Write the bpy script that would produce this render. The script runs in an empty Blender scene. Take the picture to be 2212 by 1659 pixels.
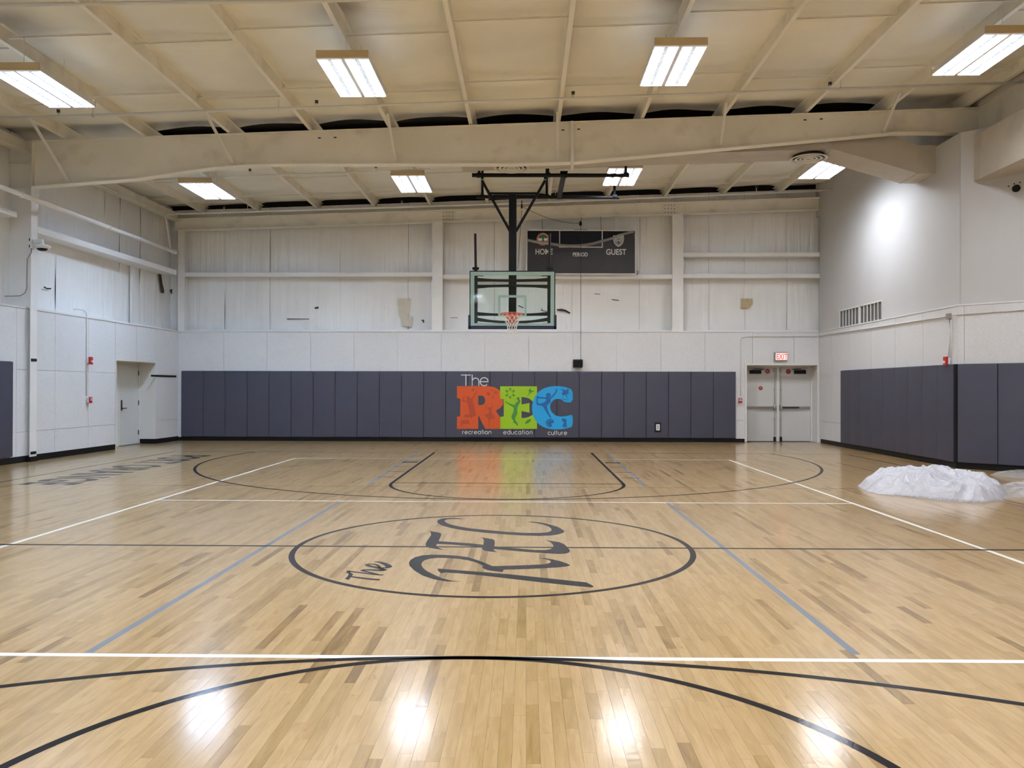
import bpy, bmesh, math, random
from mathutils import Vector, Matrix, noise
R = random.Random(7)
SC = bpy.context.scene
COL = SC.collection
PI = math.pi

# ------------------------------------------------------------------ camera
F, CH, YAW, PIT, ROL = 1725.6, 1.4814, .01765, .00533, .00198
CX, CY = 1106.0, 829.5
_fw = Vector((-math.sin(YAW)*math.cos(PIT), math.cos(YAW)*math.cos(PIT), math.sin(PIT)))
_r0 = Vector((math.cos(YAW), math.sin(YAW), 0)); _u0 = _r0.cross(_fw)
_r = _r0*math.cos(ROL) + _u0*math.sin(ROL); _u = -_r0*math.sin(ROL) + _u0*math.cos(ROL)
CAMPOS = Vector((0, 0, CH))
cam = bpy.data.cameras.new('camera'); camo = bpy.data.objects.new('camera', cam); COL.objects.link(camo)
cam.sensor_width = 36; cam.lens = F/2212*36; cam.clip_start = .05; cam.clip_end = 200
camo.matrix_world = Matrix(((_r.x, _u.x, -_fw.x, 0), (_r.y, _u.y, -_fw.y, 0), (_r.z, _u.z, -_fw.z, CH), (0, 0, 0, 1)))
SC.camera = camo

# ------------------------------------------------------------------ world, exposure
w = bpy.data.worlds.new('world'); SC.world = w; w.use_nodes = True
w.node_tree.nodes['Background'].inputs[0].default_value = (.5, .55, .6, 1)
w.node_tree.nodes['Background'].inputs[1].default_value = .02
vs = SC.view_settings; vs.view_transform = 'Standard'; vs.look = 'None'; vs.gamma = 1; vs.exposure = 0.50
vs.use_curve_mapping = False
LAMP_W = 54.0                       # watts of each high bay fixture
LAMP_COL = ((.56, .74, 1.0), (.77, .85, .98), (.87, .89, .94), (.68, .71, .77))   # the tubes differ, coolest on the left
LAMP_SPREAD = 132.0

# measuring helpers: where the sight line through a photo pixel meets a surface of the room
def _ray(x, y): return _fw + _r*((x-CX)/F) - _u*((y-CY)/F)
def G(x, y, z=0.0): d = _ray(x, y); return CAMPOS + d*((z-CH)/d.z)
def PY(x, y, Y): d = _ray(x, y); return CAMPOS + d*(Y/d.y)
def PX(x, y, X): d = _ray(x, y); return CAMPOS + d*(X/d.x)
def PP(x, y, p0, n):
    d = _ray(x, y); return CAMPOS + d*((Vector(p0)-CAMPOS).dot(n)/d.dot(n))

# ------------------------------------------------------------------ materials
def nt(name):
    m = bpy.data.materials.new(name); m.use_nodes = True
    t = m.node_tree; return m, t, t.nodes, t.links, t.nodes['Principled BSDF']
def mat(name, col, rough=.5, metal=0, var=0, scale=8, bump=0, bscale=60, coat=0, stretch=None, spec=None, emit=None, estr=0, alpha=1, trans=0, dirt=None):
    m, t, N, L, b = nt(name)
    b.inputs['Base Color'].default_value = (*col, 1); b.inputs['Roughness'].default_value = rough
    b.inputs['Metallic'].default_value = metal; b.inputs['Coat Weight'].default_value = coat
    b.inputs['Coat Roughness'].default_value = .12
    if spec is not None: b.inputs['Specular IOR Level'].default_value = spec
    if emit: b.inputs['Emission Color'].default_value = (*emit, 1); b.inputs['Emission Strength'].default_value = estr
    b.inputs['Alpha'].default_value = alpha; b.inputs['Transmission Weight'].default_value = trans
    if var or bump:
        g = N.new('ShaderNodeNewGeometry'); mp = N.new('ShaderNodeMapping'); L.new(g.outputs['Position'], mp.inputs[0])
        if stretch: mp.inputs['Scale'].default_value = stretch
    if var:
        n = N.new('ShaderNodeTexNoise'); n.inputs['Scale'].default_value = scale; n.inputs['Detail'].default_value = 5
        L.new(mp.outputs[0], n.inputs['Vector'])
        r = N.new('ShaderNodeValToRGB'); L.new(n.outputs['Fac'], r.inputs[0])
        r.color_ramp.elements[0].position = .3; r.color_ramp.elements[1].position = .7
        r.color_ramp.elements[0].color = (*[c*(1-var) for c in col], 1); r.color_ramp.elements[1].color = (*[min(1, c*(1+var)) for c in col], 1)
        L.new(r.outputs[0], b.inputs['Base Color'])
        if dirt:
            n2 = N.new('ShaderNodeTexNoise'); n2.inputs['Scale'].default_value = dirt[1]; n2.inputs['Detail'].default_value = 6
            L.new(g.outputs['Position'], n2.inputs['Vector'])
            r2 = N.new('ShaderNodeMapRange'); L.new(n2.outputs['Fac'], r2.inputs[0])
            r2.inputs[1].default_value = .55; r2.inputs[2].default_value = .75; r2.inputs[4].default_value = dirt[2]
            mx = N.new('ShaderNodeMix'); mx.data_type = 'RGBA'; L.new(r2.outputs[0], mx.inputs[0])
            L.new(r.outputs[0], mx.inputs[6]); mx.inputs[7].default_value = (*dirt[0], 1)
            L.new(mx.outputs[2], b.inputs['Base Color'])
    if bump:
        n = N.new('ShaderNodeTexNoise'); n.inputs['Scale'].default_value = bscale; n.inputs['Detail'].default_value = 4
        L.new(mp.outputs[0], n.inputs['Vector'])
        bp = N.new('ShaderNodeBump'); bp.inputs['Strength'].default_value = bump; bp.inputs['Distance'].default_value = .01
        L.new(n.outputs['Fac'], bp.inputs['Height']); L.new(bp.outputs[0], b.inputs['Normal'])
    return m

def wood_mat():
    m, t, N, L, b = nt('maple_floor')
    at = N.new('ShaderNodeAttribute'); at.attribute_name = 'tone'
    sp = N.new('ShaderNodeSeparateColor'); L.new(at.outputs['Color'], sp.inputs[0])
    g = N.new('ShaderNodeNewGeometry')
    cmb = N.new('ShaderNodeCombineXYZ')
    for i, k in ((0, 37.0), (1, 91.0)):
        mm = N.new('ShaderNodeMath'); mm.operation = 'MULTIPLY'; mm.inputs[1].default_value = k
        L.new(sp.outputs[i+1], mm.inputs[0]); L.new(mm.outputs[0], cmb.inputs[i+1 if i else 0])
    ad = N.new('ShaderNodeVectorMath'); ad.operation = 'ADD'; L.new(g.outputs['Position'], ad.inputs[0]); L.new(cmb.outputs[0], ad.inputs[1])
    def noise_n(sc, scale, det=4, dist=0):
        mp = N.new('ShaderNodeMapping'); mp.inputs['Scale'].default_value = sc; L.new(ad.outputs[0], mp.inputs[0])
        n = N.new('ShaderNodeTexNoise'); n.inputs['Scale'].default_value = scale; n.inputs['Detail'].default_value = det
        n.inputs['Distortion'].default_value = dist
        L.new(mp.outputs[0], n.inputs['Vector']); return n
    ramp = N.new('ShaderNodeValToRGB'); cr = ramp.color_ramp
    # plank tone jittered by a soft cloud
    n1 = noise_n((9, 1.3, 1), 2.2, 3, .9)
    j = N.new('ShaderNodeMapRange'); j.inputs[1].default_value = .35; j.inputs[2].default_value = .7; j.inputs[3].default_value = -.16; j.inputs[4].default_value = .26
    L.new(n1.outputs['Fac'], j.inputs[0])
    a2 = N.new('ShaderNodeMath'); a2.operation = 'ADD'; L.new(sp.outputs[0], a2.inputs[0]); L.new(j.outputs[0], a2.inputs[1])
    L.new(a2.outputs[0], ramp.inputs[0])
    cr.elements[0].position = 0; cr.elements[0].color = (.425, .285, .125, 1)
    cr.elements[1].position = 1; cr.elements[1].color = (.165, .090, .023, 1)
    for p, c in ((.25, (.375, .240, .096)), (.5, (.322, .205, .072)), (.68, (.275, .168, .050)), (.85, (.215, .124, .033))):
        e = cr.elements.new(p); e.color = (*c, 1)
    # fine grain
    n2 = noise_n((60, 2.2, 1), 3.0, 4, .3)
    gr = N.new('ShaderNodeMapRange'); gr.inputs[1].default_value = .35; gr.inputs[2].default_value = .65; gr.inputs[3].default_value = .94; gr.inputs[4].default_value = 1.04
    L.new(n2.outputs['Fac'], gr.inputs[0])
    # mineral streaks
    n3 = noise_n((9, .9, 1), 3.2, 3, 1.5)
    st = N.new('ShaderNodeMapRange'); st.inputs[1].default_value = .635; st.inputs[2].default_value = .71; st.inputs[3].default_value = 0; st.inputs[4].default_value = .55
    L.new(n3.outputs['Fac'], st.inputs[0])
    mx = N.new('ShaderNodeMix'); mx.data_type = 'RGBA'; L.new(st.outputs[0], mx.inputs[0]); L.new(ramp.outputs[0], mx.inputs[6]); mx.inputs[7].default_value = (.25, .13, .045, 1)
    ml = N.new('ShaderNodeMix'); ml.data_type = 'RGBA'; ml.blend_type = 'MULTIPLY'; ml.inputs[0].default_value = 1
    L.new(mx.outputs[2], ml.inputs[6]); L.new(gr.outputs[0], ml.inputs[7])
    L.new(ml.outputs[2], b.inputs['Base Color'])
    b.inputs['Roughness'].default_value = .30; b.inputs['Specular IOR Level'].default_value = .28
    gloss(N, L, b)
    return m
def gloss(N, L, b):
    """the sealer coat shared by boards and painted lines"""
    b.inputs['Coat Weight'].default_value = .72; b.inputs['Coat Roughness'].default_value = .13; b.inputs['Coat IOR'].default_value = 1.33
    g = N.new('ShaderNodeNewGeometry'); mp = N.new('ShaderNodeMapping'); mp.inputs['Scale'].default_value = (64, 36, 1); L.new(g.outputs['Position'], mp.inputs[0])
    n = N.new('ShaderNodeTexNoise'); n.inputs['Scale'].default_value = .8; n.inputs['Detail'].default_value = 2; L.new(mp.outputs[0], n.inputs['Vector'])
    bp = N.new('ShaderNodeBump'); bp.inputs['Strength'].default_value = .11; bp.inputs['Distance'].default_value = .004
    L.new(n.outputs['Fac'], bp.inputs['Height']); L.new(bp.outputs[0], b.inputs['Coat Normal'])
def paint_mat(name, col):
    m, t, N, L, b = nt(name); b.inputs['Base Color'].default_value = (*col, 1); b.inputs['Roughness'].default_value = .6
    b.inputs['Specular IOR Level'].default_value = .05
    gloss(N, L, b); b.inputs['Coat Weight'].default_value = .5; return m

def sheet_mat(name, col, stretch, bump, rough, dark=.10, soot_shade=False, dist=.03, lo=.42):
    """vinyl faced insulation: long wrinkles"""
    m, t, N, L, b = nt(name)
    g = N.new('ShaderNodeNewGeometry')
    mp = N.new('ShaderNodeMapping'); mp.inputs['Scale'].default_value = stretch; L.new(g.outputs['Position'], mp.inputs[0])
    n = N.new('ShaderNodeTexNoise'); n.inputs['Scale'].default_value = 1; n.inputs['Detail'].default_value = 2.6; n.inputs['Distortion'].default_value = 1.1
    L.new(mp.outputs[0], n.inputs['Vector'])
    n2 = N.new('ShaderNodeTexNoise'); n2.inputs['Scale'].default_value = .6; n2.inputs['Detail'].default_value = 3; L.new(g.outputs['Position'], n2.inputs['Vector'])
    r = N.new('ShaderNodeMapRange'); r.inputs[1].default_value = .3; r.inputs[2].default_value = .7; r.inputs[3].default_value = 1-dark; r.inputs[4].default_value = 1.03; L.new(n2.outputs['Fac'], r.inputs[0])
    ml = N.new('ShaderNodeMix'); ml.data_type = 'RGBA'; ml.blend_type = 'MULTIPLY'; ml.inputs[0].default_value = 1; ml.inputs[6].default_value = (*col, 1); L.new(r.outputs[0], ml.inputs[7])
    out = ml.outputs[2]
    if soot_shade:
        at = N.new('ShaderNodeAttribute'); at.attribute_name = 'soot_shade'
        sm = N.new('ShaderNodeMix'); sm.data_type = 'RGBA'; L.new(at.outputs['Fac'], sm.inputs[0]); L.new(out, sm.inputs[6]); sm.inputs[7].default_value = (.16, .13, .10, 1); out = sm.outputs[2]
    L.new(out, b.inputs['Base Color']); b.inputs['Roughness'].default_value = rough
    # wrinkles come and go in patches
    mask = N.new('ShaderNodeMapRange'); mask.inputs[1].default_value = lo; mask.inputs[2].default_value = .62; L.new(n2.outputs['Fac'], mask.inputs[0])
    mm = N.new('ShaderNodeMath'); mm.operation = 'MULTIPLY'; L.new(n.outputs['Fac'], mm.inputs[0]); L.new(mask.outputs[0], mm.inputs[1])
    bp = N.new('ShaderNodeBump'); bp.inputs['Strength'].default_value = bump; bp.inputs['Distance'].default_value = dist
    L.new(mm.outputs[0], bp.inputs['Height']); L.new(bp.outputs[0], b.inputs['Normal'])
    return m

M = {}
M['wood'] = wood_mat()
M['subfloor'] = mat('subfloor_dark', (.16, .09, .04), .7)
M['line_black'] = paint_mat('line_black', (.006, .005, .007))
M['line_grey'] = paint_mat('line_grey', (.165, .178, .205))
M['line_white'] = paint_mat('line_white', (.72, .71, .66))
M['logo_grey'] = paint_mat('logo_grey', (.010, .010, .015))
M['text_grey'] = paint_mat('text_grey', (.022, .022, .030))
M['steel'] = mat('cream_steel_paint', (.84, .80, .71), .42, var=.05, scale=1.5, stretch=(1, 1, 1), dirt=((.42, .36, .28), 2.2, .35))
M['steel_lit'] = mat('cream_steel_paint_lit', (.88, .85, .77), .4, var=.03, scale=2)  # same cream paint made lighter: highlight on flanges and straps put into the colour
M['steel_white'] = mat('white_steel_paint', (.78, .77, .75), .42, var=.03, scale=2)
M['roof'] = sheet_mat('ceiling_vinyl', (.91, .885, .80), (.8, 14, 2), .30, .42, .13, soot_shade=True)
M['wallvinyl'] = sheet_mat('wall_vinyl', (.86, .855, .84), (7, 7, .42), .5, .30, .09, dist=.07, lo=.30)
M['board'] = mat('painted_cement_board', (.67, .67, .675), .75, var=.045, scale=26, bump=.15, bscale=90, dirt=((.58, .57, .56), 3.0, .28))
M['drywall'] = mat('painted_drywall', (.54, .535, .53), .6, var=.012, scale=2)
M['pad'] = mat('grey_pad_vinyl', (.050, .050, .075), .48, var=.04, scale=3, bump=.12, bscale=120)
M['pad_back'] = mat('pad_backing', (.02, .02, .025), .7)
M['rubber'] = mat('black_rubber_base', (.005, .005, .006), .5, spec=.25)
M['black'] = mat('black_steel', (.004, .005, .008), .42, spec=.22)
M['black_dull'] = mat('black_dull', (.008, .008, .009), .6, spec=.25)
M['brown_black'] = mat('brown_black_steel', (.016, .009, .008), .5, spec=.2)
M['navy'] = mat('navy_padding', (.008, .013, .06), .45)
M['border'] = mat('backboard_border', (.34, .52, .46), .22, coat=.4)
M['orange'] = mat('rim_orange', (.62, .075, .018), .38)
M['net'] = mat('white_net', (.80, .79, .76), .8)
M['white'] = mat('white_plastic', (.74, .75, .76), .35)
M['red'] = mat('fire_red', (.42, .015, .015), .35)
M['door'] = mat('painted_door', (.60, .60, .585), .45, var=.02, scale=2)
M['frame'] = mat('door_frame_paint', (.70, .69, .66), .4)
M['chrome'] = mat('brushed_metal', (.42, .41, .39), .32, metal=.9)
M['bronze'] = mat('dark_bronze', (.06, .055, .05), .4, metal=.4)
M['conduit'] = mat('painted_conduit', (.68, .66, .62), .4)
M['duct'] = mat('painted_duct', (.50, .455, .385), .5, var=.06, scale=2, dirt=((.34, .29, .23), 1.8, .45))
M['fixture'] = mat('fixture_enamel', (.62, .48, .28), .4)
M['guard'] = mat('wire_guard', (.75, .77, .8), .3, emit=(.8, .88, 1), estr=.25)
for k_, c_ in enumerate(LAMP_COL): M['lamp%d' % k_] = mat('lamp_tube', (.9, .9, .9), .4, emit=c_, estr=86)
M['strip'] = mat('lamp_middle_strip', (.30, .33, .38), .5)
M['reflector'] = mat('lamp_reflector', (.85, .87, .9), .25, emit=(.78, .88, 1), estr=2.2)  # bounced tube light put in as a glow of the reflector
M['dark'] = mat('dark_void', (.012, .011, .010), .9)
M['louvre'] = mat('louvre_grey', (.27, .26, .245), .6)
M['tear'] = mat('torn_sheet_shadow', (.035, .03, .025), .9)
M['tape'] = mat('exposed_insulation', (.50, .40, .24), .85, var=.12, scale=12)
M['stain'] = mat('aged_sheet_patch', (.60, .55, .44), .7, var=.05, scale=8)
M['scorebd'] = mat('scoreboard_face', (.004, .005, .010), .5, spec=.2)
M['print_white'] = mat('print_white', (.78, .77, .75), .5)
M['print_orange'] = mat('print_orange', (.60, .082, .012), .42)
M['print_dkorange'] = mat('print_dark_orange', (.40, .055, .018), .42)
M['print_green'] = mat('print_green', (.29, .50, .008), .42)
M['print_dkgreen'] = mat('print_dark_green', (.045, .22, .035), .42)
M['print_blue'] = mat('print_blue', (.010, .33, .66), .42)
M['print_dkblue'] = mat('print_dark_blue', (.008, .11, .32), .42)
M['print_salmon'] = mat('print_salmon', (.62, .18, .11), .45)
M['print_leaf'] = mat('print_leaf', (.02, .13, .06), .5)
M['sticker'] = mat('round_sticker', (.32, .03, .035), .5)
M['exit_face'] = mat('exit_face', (.75, .70, .68), .4, emit=(1, .80, .76), estr=.45)
M['exit_red'] = mat('exit_red', (.8, .03, .02), .4, emit=(1, .05, .03), estr=1.6)
M['brass'] = mat('sprinkler_head', (.05, .045, .04), .4)
def glass_mat():
    m, t, N, L, b = nt('tempered_glass')
    tr = N.new('ShaderNodeBsdfTransparent'); tr.inputs[0].default_value = (.90, .965, .955, 1)
    gl = N.new('ShaderNodeBsdfGlossy'); gl.inputs['Roughness'].default_value = .03
    mx = N.new('ShaderNodeMixShader'); mx.inputs[0].default_value = .03
    L.new(tr.outputs[0], mx.inputs[1]); L.new(gl.outputs[0], mx.inputs[2]); L.new(mx.outputs[0], N['Material Output'].inputs[0]); return m
M['glass'] = glass_mat()
def film_mat(name, haze, tint, bump, sc, stretch=(1, 1, 1), rough=.22):
    m, t, N, L, b = nt(name)
    b.inputs['Base Color'].default_value = (*tint, 1); b.inputs['Roughness'].default_value = rough
    g = N.new('ShaderNodeNewGeometry'); mp = N.new('ShaderNodeMapping'); mp.inputs['Scale'].default_value = stretch; L.new(g.outputs['Position'], mp.inputs[0])
    n = N.new('ShaderNodeTexNoise'); n.inputs['Scale'].default_value = sc; n.inputs['Detail'].default_value = 4; n.inputs['Distortion'].default_value = 1.2
    L.new(mp.outputs[0], n.inputs['Vector'])
    bp = N.new('ShaderNodeBump'); bp.inputs['Strength'].default_value = bump; bp.inputs['Distance'].default_value = .02
    L.new(n.outputs['Fac'], bp.inputs['Height']); L.new(bp.outputs[0], b.inputs['Normal'])
    tl = N.new('ShaderNodeBsdfTranslucent'); tl.inputs[0].default_value = (*tint, 1)
    m1 = N.new('ShaderNodeMixShader'); m1.inputs[0].default_value = .35; L.new(b.outputs[0], m1.inputs[1]); L.new(tl.outputs[0], m1.inputs[2])
    tr = N.new('ShaderNodeBsdfTransparent'); m2 = N.new('ShaderNodeMixShader'); m2.inputs[0].default_value = haze
    L.new(tr.outputs[0], m2.inputs[1]); L.new(m1.outputs[0], m2.inputs[2]); L.new(m2.outputs[0], N['Material Output'].inputs[0]); return m
M['film'] = film_mat('hanging_clear_sheet', .13, (.62, .62, .66), .12, 3, rough=.35)
M['film_fold'] = film_mat('hanging_sheet_fold', .42, (.72, .68, .64), .4, 9)
M['wrap'] = film_mat('crumpled_plastic_wrap', .80, (.78, .81, .90), 1.0, 5, (1, 2.2, 3), rough=.10)
M['wrap_thin'] = film_mat('thin_plastic_wrap', .38, (.80, .83, .90), 1.0, 16, rough=.14)

# ------------------------------------------------------------------ mesh helpers
class MB:
    def __init__(s, M_=None): s.v = []; s.f = []; s.mi = []; s.T = M_; s.m = 0
    def add(s, vs, fs):
        o = len(s.v)
        for p in vs:
            p = Vector(p); s.v.append(s.T @ p if s.T else p)
        for f in fs: s.f.append([o+i for i in f]); s.mi.append(s.m)
        return s
    def box(s, x0, x1, y0, y1, z0, z1):
        if x0 > x1: x0, x1 = x1, x0
        if y0 > y1: y0, y1 = y1, y0
        if z0 > z1: z0, z1 = z1, z0
        return s.add([(x0,y0,z0),(x1,y0,z0),(x1,y1,z0),(x0,y1,z0),(x0,y0,z1),(x1,y0,z1),(x1,y1,z1),(x0,y1,z1)],
                     [(0,3,2,1),(4,5,6,7),(0,1,5,4),(1,2,6,5),(2,3,7,6),(3,0,4,7)])
    def prism(s, pts, ext):
        n = len(pts); e = Vector(ext); a = [Vector(p) for p in pts]; b = [p+e for p in a]
        return s.add(a+b, [tuple(range(n))[::-1], tuple(range(n, 2*n))] + [(i, (i+1) % n, n+(i+1) % n, n+i) for i in range(n)])
    def bar(s, p0, p1, wd, ht, up=(0, 0, 1)):
        p0, p1 = Vector(p0), Vector(p1); d = (p1-p0).normalized(); u = Vector(up)
        if abs(d.dot(u)) > .98: u = Vector((0, 1, 0))
        sd = d.cross(u).normalized(); u = sd.cross(d).normalized()
        a = [p0+sd*(wd/2*i)+u*(ht/2*j) for i, j in ((-1,-1),(1,-1),(1,1),(-1,1))]
        return s.prism(a, p1-p0)
    def cyl(s, p0, p1, r, n=12, r2=None):
        p0, p1 = Vector(p0), Vector(p1); d = (p1-p0).normalized(); u = Vector((0,0,1)) if abs(d.z) < .9 else Vector((1,0,0))
        a = d.cross(u).normalized(); b = d.cross(a); r2 = r if r2 is None else r2
        c0 = [p0+(a*math.cos(t)+b*math.sin(t))*r for t in [2*PI*i/n for i in range(n)]]
        c1 = [p1+(a*math.cos(t)+b*math.sin(t))*r2 for t in [2*PI*i/n for i in range(n)]]
        return s.add(c0+c1, [tuple(range(n)), tuple(range(2*n-1, n-1, -1))] + [(i, n+i, n+(i+1) % n, (i+1) % n) for i in range(n)])
    def tube(s, pts, r, n=8, closed=False):
        pts = [Vector(p) for p in pts]; k = len(pts); rings = []; last = None
        for i, p in enumerate(pts):
            a = pts[i-1] if (i or closed) else p; b = pts[(i+1) % k] if (i < k-1 or closed) else p
            d = (b-a).normalized()
            if last is None:
                u = Vector((0,0,1)) if abs(d.z) < .9 else Vector((1,0,0)); last = d.cross(u).normalized()
            sd = (last - d*last.dot(d)).normalized(); last = sd; up = d.cross(sd)
            rings.append([p+(sd*math.cos(2*PI*j/n)+up*math.sin(2*PI*j/n))*r for j in range(n)])
        vs_ = [q for rg in rings for q in rg]; fs = []
        for i in range(k if closed else k-1):
            for j in range(n):
                fs.append((i*n+j, i*n+(j+1) % n, ((i+1) % k)*n+(j+1) % n, ((i+1) % k)*n+j))
        if not closed: fs += [tuple(range(n))[::-1], tuple(range((k-1)*n, k*n))]
        return s.add(vs_, fs)
    def lathe(s, c, prof, n=24, axis='z', sy=1):
        vs_ = []; c = Vector(c)
        for r, h in prof:
            for j in range(n):
                t = 2*PI*j/n; a, b = r*math.cos(t), r*math.sin(t)*sy
                vs_.append(c+(Vector((a, b, h)) if axis == 'z' else Vector((a, h, b)) if axis == 'y' else Vector((h, a, b))))
        fs = [(i*n+j, i*n+(j+1) % n, (i+1)*n+(j+1) % n, (i+1)*n+j) for i in range(len(prof)-1) for j in range(n)]
        return s.add(vs_, fs)
    def ribbon(s, pts, wds, nrm, th=.0006):
        """flat stroke of varying width lying on a surface"""
        pts = [Vector(p) for p in pts]; nrm = Vector(nrm)
        L_, R_ = [], []
        for i, p in enumerate(pts):
            d = (pts[min(i+1, len(pts)-1)]-pts[max(i-1, 0)]).normalized(); sd = d.cross(nrm).normalized()
            wd = wds[i] if isinstance(wds, (list, tuple)) else wds
            L_.append(p+sd*wd/2); R_.append(p-sd*wd/2)
        for i in range(len(pts)-1):
            s.add([L_[i], R_[i], R_[i+1], L_[i+1]], [(0, 1, 2, 3)])
        return s
    def build(s, name, mats, parent=None, smooth=False, bevel=0, seg=2, fix=True):
        me = bpy.data.meshes.new(name); me.from_pydata([tuple(v) for v in s.v], [], s.f)
        mats = mats if isinstance(mats, (list, tuple)) else [mats]
        for m in mats: me.materials.append(M[m])
        for p, i in zip(me.polygons, s.mi): p.material_index = i
        if fix or bevel:
            bm = bmesh.new(); bm.from_mesh(me)
            if bevel:
                bmesh.ops.bevel(bm, geom=[e for e in bm.edges], offset=bevel, segments=seg, affect='EDGES', profile=.7)
            bmesh.ops.recalc_face_normals(bm, faces=bm.faces); bm.to_mesh(me); bm.free()
        if smooth:
            for p in me.polygons: p.use_smooth = True
        me.update()
        return link(name, me, parent)
def link(name, me, parent=None, mw=None):
    o = bpy.data.objects.new(name, me); COL.objects.link(o)
    if parent is not None: o.parent = parent
    if mw is not None: o.matrix_local = mw
    return o
def tag(o, label=None, cat=None, group=None, kind=None):
    if label: o['label'] = label
    if cat: o['category'] = cat
    if group: o['group'] = group
    if kind: o['kind'] = kind
    return o
def thing(name, label, cat, loc=(0, 0, 0), group=None):
    o = bpy.data.objects.new(name, None); COL.objects.link(o); o.location = loc; o.empty_display_size = .1
    tag(o, label, cat, group); return o
def struct(o): o['kind'] = 'structure'; return o
def copy_tree(root):
    r = root.copy(); COL.objects.link(r)
    for ch in root.children:
        c = ch.copy(); COL.objects.link(c); c.parent = r
        for g in ch.children:
            d = g.copy(); COL.objects.link(d); d.parent = c
    return r
def poly2d(name, splines, mapf, m, parent=None, th=0.0):
    """filled outline (with holes) drawn in 2-D, then mapped point by point onto a surface"""
    cu = bpy.data.curves.new(name, 'CURVE'); cu.dimensions = '2D'; cu.fill_mode = 'BOTH'
    for sp in splines:
        s = cu.splines.new('POLY'); s.points.add(len(sp)-1)
        for i, (a, b) in enumerate(sp): s.points[i].co = (a*.01, -b*.01, 0, 1)
        s.use_cyclic_u = True
    o = bpy.data.objects.new(name, cu)
    me = bpy.data.meshes.new_from_object(o); bpy.data.objects.remove(o)
    me.name = name
    for v in me.vertices:
        v.co = mapf(v.co.x*100, -v.co.y*100)
    me.materials.clear(); me.materials.append(M[m])
    return link(name, me, parent)
def smooth_closed(pts, it=2):
    for _ in range(it):
        q = []
        for i in range(len(pts)):
            a, b = pts[i], pts[(i+1) % len(pts)]
            q += [(a[0]*.75+b[0]*.25, a[1]*.75+b[1]*.25), (a[0]*.25+b[0]*.75, a[1]*.25+b[1]*.75)]
        pts = q
    return pts
def text_mesh(name, body, size, mw, m, parent=None, bold=0, sx=1, space=1, ext=.0):
    cu = bpy.data.curves.new(name, 'FONT'); cu.body = body; cu.size = size; cu.offset = bold; cu.extrude = ext
    cu.align_x = 'CENTER'; cu.space_character = space; cu.resolution_u = 4
    o = bpy.data.objects.new(name, cu); me = bpy.data.meshes.new_from_object(o); bpy.data.objects.remove(o)
    me.name = name
    for v in me.vertices: v.co.x *= sx
    me.transform(mw); me.materials.clear(); me.materials.append(M[m])
    return link(name, me, parent)

# ------------------------------------------------------------------ room dimensions
YB = 22.20          # back wall face
XR = 8.08           # right wall face
YNEAR = -8.0
LEDGE = 3.06
XL0, XL1 = -9.92, -9.74
def LX(Y): return XL0+(XL1-XL0)*(Y-16)/(22.2-16)      # left wall face, very slightly out of square
LN = Vector((1, -(XL1-XL0)/6.2, 0)).normalized()
def PLft(x, y, off=0): return PP(x, y, Vector((LX(16), 16, 0))+LN*off, LN)
def roofz(X): return 6.73+.0317*X      # underside of the purlins
# right wall: first plane X=XR, then a corner at YC turning away to the right
YC = 15.12
C2 = Vector((XR, YC, 0)); D2 = Vector((.73, -.683, 0)).normalized(); N2 = Vector((-.683, -.73, 0)).normalized()
def PR2(x, y, off=0): return PP(x, y, C2+N2*off, N2)

# ------------------------------------------------------------------ floor
fl = MB(); fl.box(-11.2, 12.5, YNEAR-.5, 23.2, -.30, -.006)
floor = struct(fl.build('floor', 'subfloor'))
def tone_attr(me, tones):
    a = me.color_attributes.new('tone', 'FLOAT_COLOR', 'CORNER')
    buf = []
    for p in me.polygons:
        t = tones[p.index]
        buf += list(t)*p.loop_total
    a.data.foreach_set('color', buf)
def plank_faces(x0, x1, y0, y1, g=.00005, c=.00035, dz=.0):
    X0, X1, Y0, Y1 = x0+g/2, x1-g/2, y0+g/2, y1-g/2
    v = [(X0,Y0,-.004),(X1,Y0,-.004),(X1,Y1,-.004),(X0,Y1,-.004),(X0+c,Y0+c,dz),(X1-c,Y0+c,dz),(X1-c,Y1-c,dz),(X0+c,Y1-c,dz)]
    return v, [(4,5,6,7),(0,1,5,4),(1,2,6,5),(2,3,7,6),(3,0,4,7)]
def plank_tone():
    u = R.random()
    if u < .62: t = R.uniform(.04, .22)
    elif u < .86: t = R.uniform(.22, .44)
    elif u < .96: t = R.uniform(.44, .64)
    else: t = R.uniform(.64, .90)
    return (t, R.random(), R.random(), 1)
PW = .0572
x = -10.35; cand = []
while x < 9.7:
    y = 1.2 - R.random()*.8
    while y < 22.25:
        u = R.random()
        Lp = R.uniform(.25, .5) if u < .35 else R.uniform(.45, .95) if u < .82 else R.uniform(.95, 1.7)
        y1 = min(y+Lp, 22.25); cand.append((x, x+PW, y, y1)); y = y1+1e-6
    x += PW
def inview(q):
    yc = (q[2]+q[3])/2; xc = (q[0]+q[1])/2
    if q[3] < 3.15: return False
    return -.64 - .018 < xc/max(yc, 1) < .64-.018
vis = sorted([q for q in cand if inview(q)], key=lambda q: -(q[3]-q[2])/((q[2]+q[3])/2)**2.0)[:300]
visset = set(vis)
V, Fc, tn = [], [], []
for q in cand:
    v, f = plank_faces(*q); t = plank_tone()
    if q in visset:
        me = bpy.data.meshes.new('plank'); me.from_pydata(v, [], f); me.materials.append(M['wood']); tone_attr(me, [t]*5)
        link('plank', me, floor)
    else:
        o = len(V); V += v; Fc += [[o+i for i in a] for a in f]; tn += [t]*5
me = bpy.data.meshes.new('planks'); me.from_pydata(V, [], Fc); me.materials.append(M['wood']); tone_attr(me, tn)
tag(link('planks', me, floor), kind='stuff')
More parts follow.
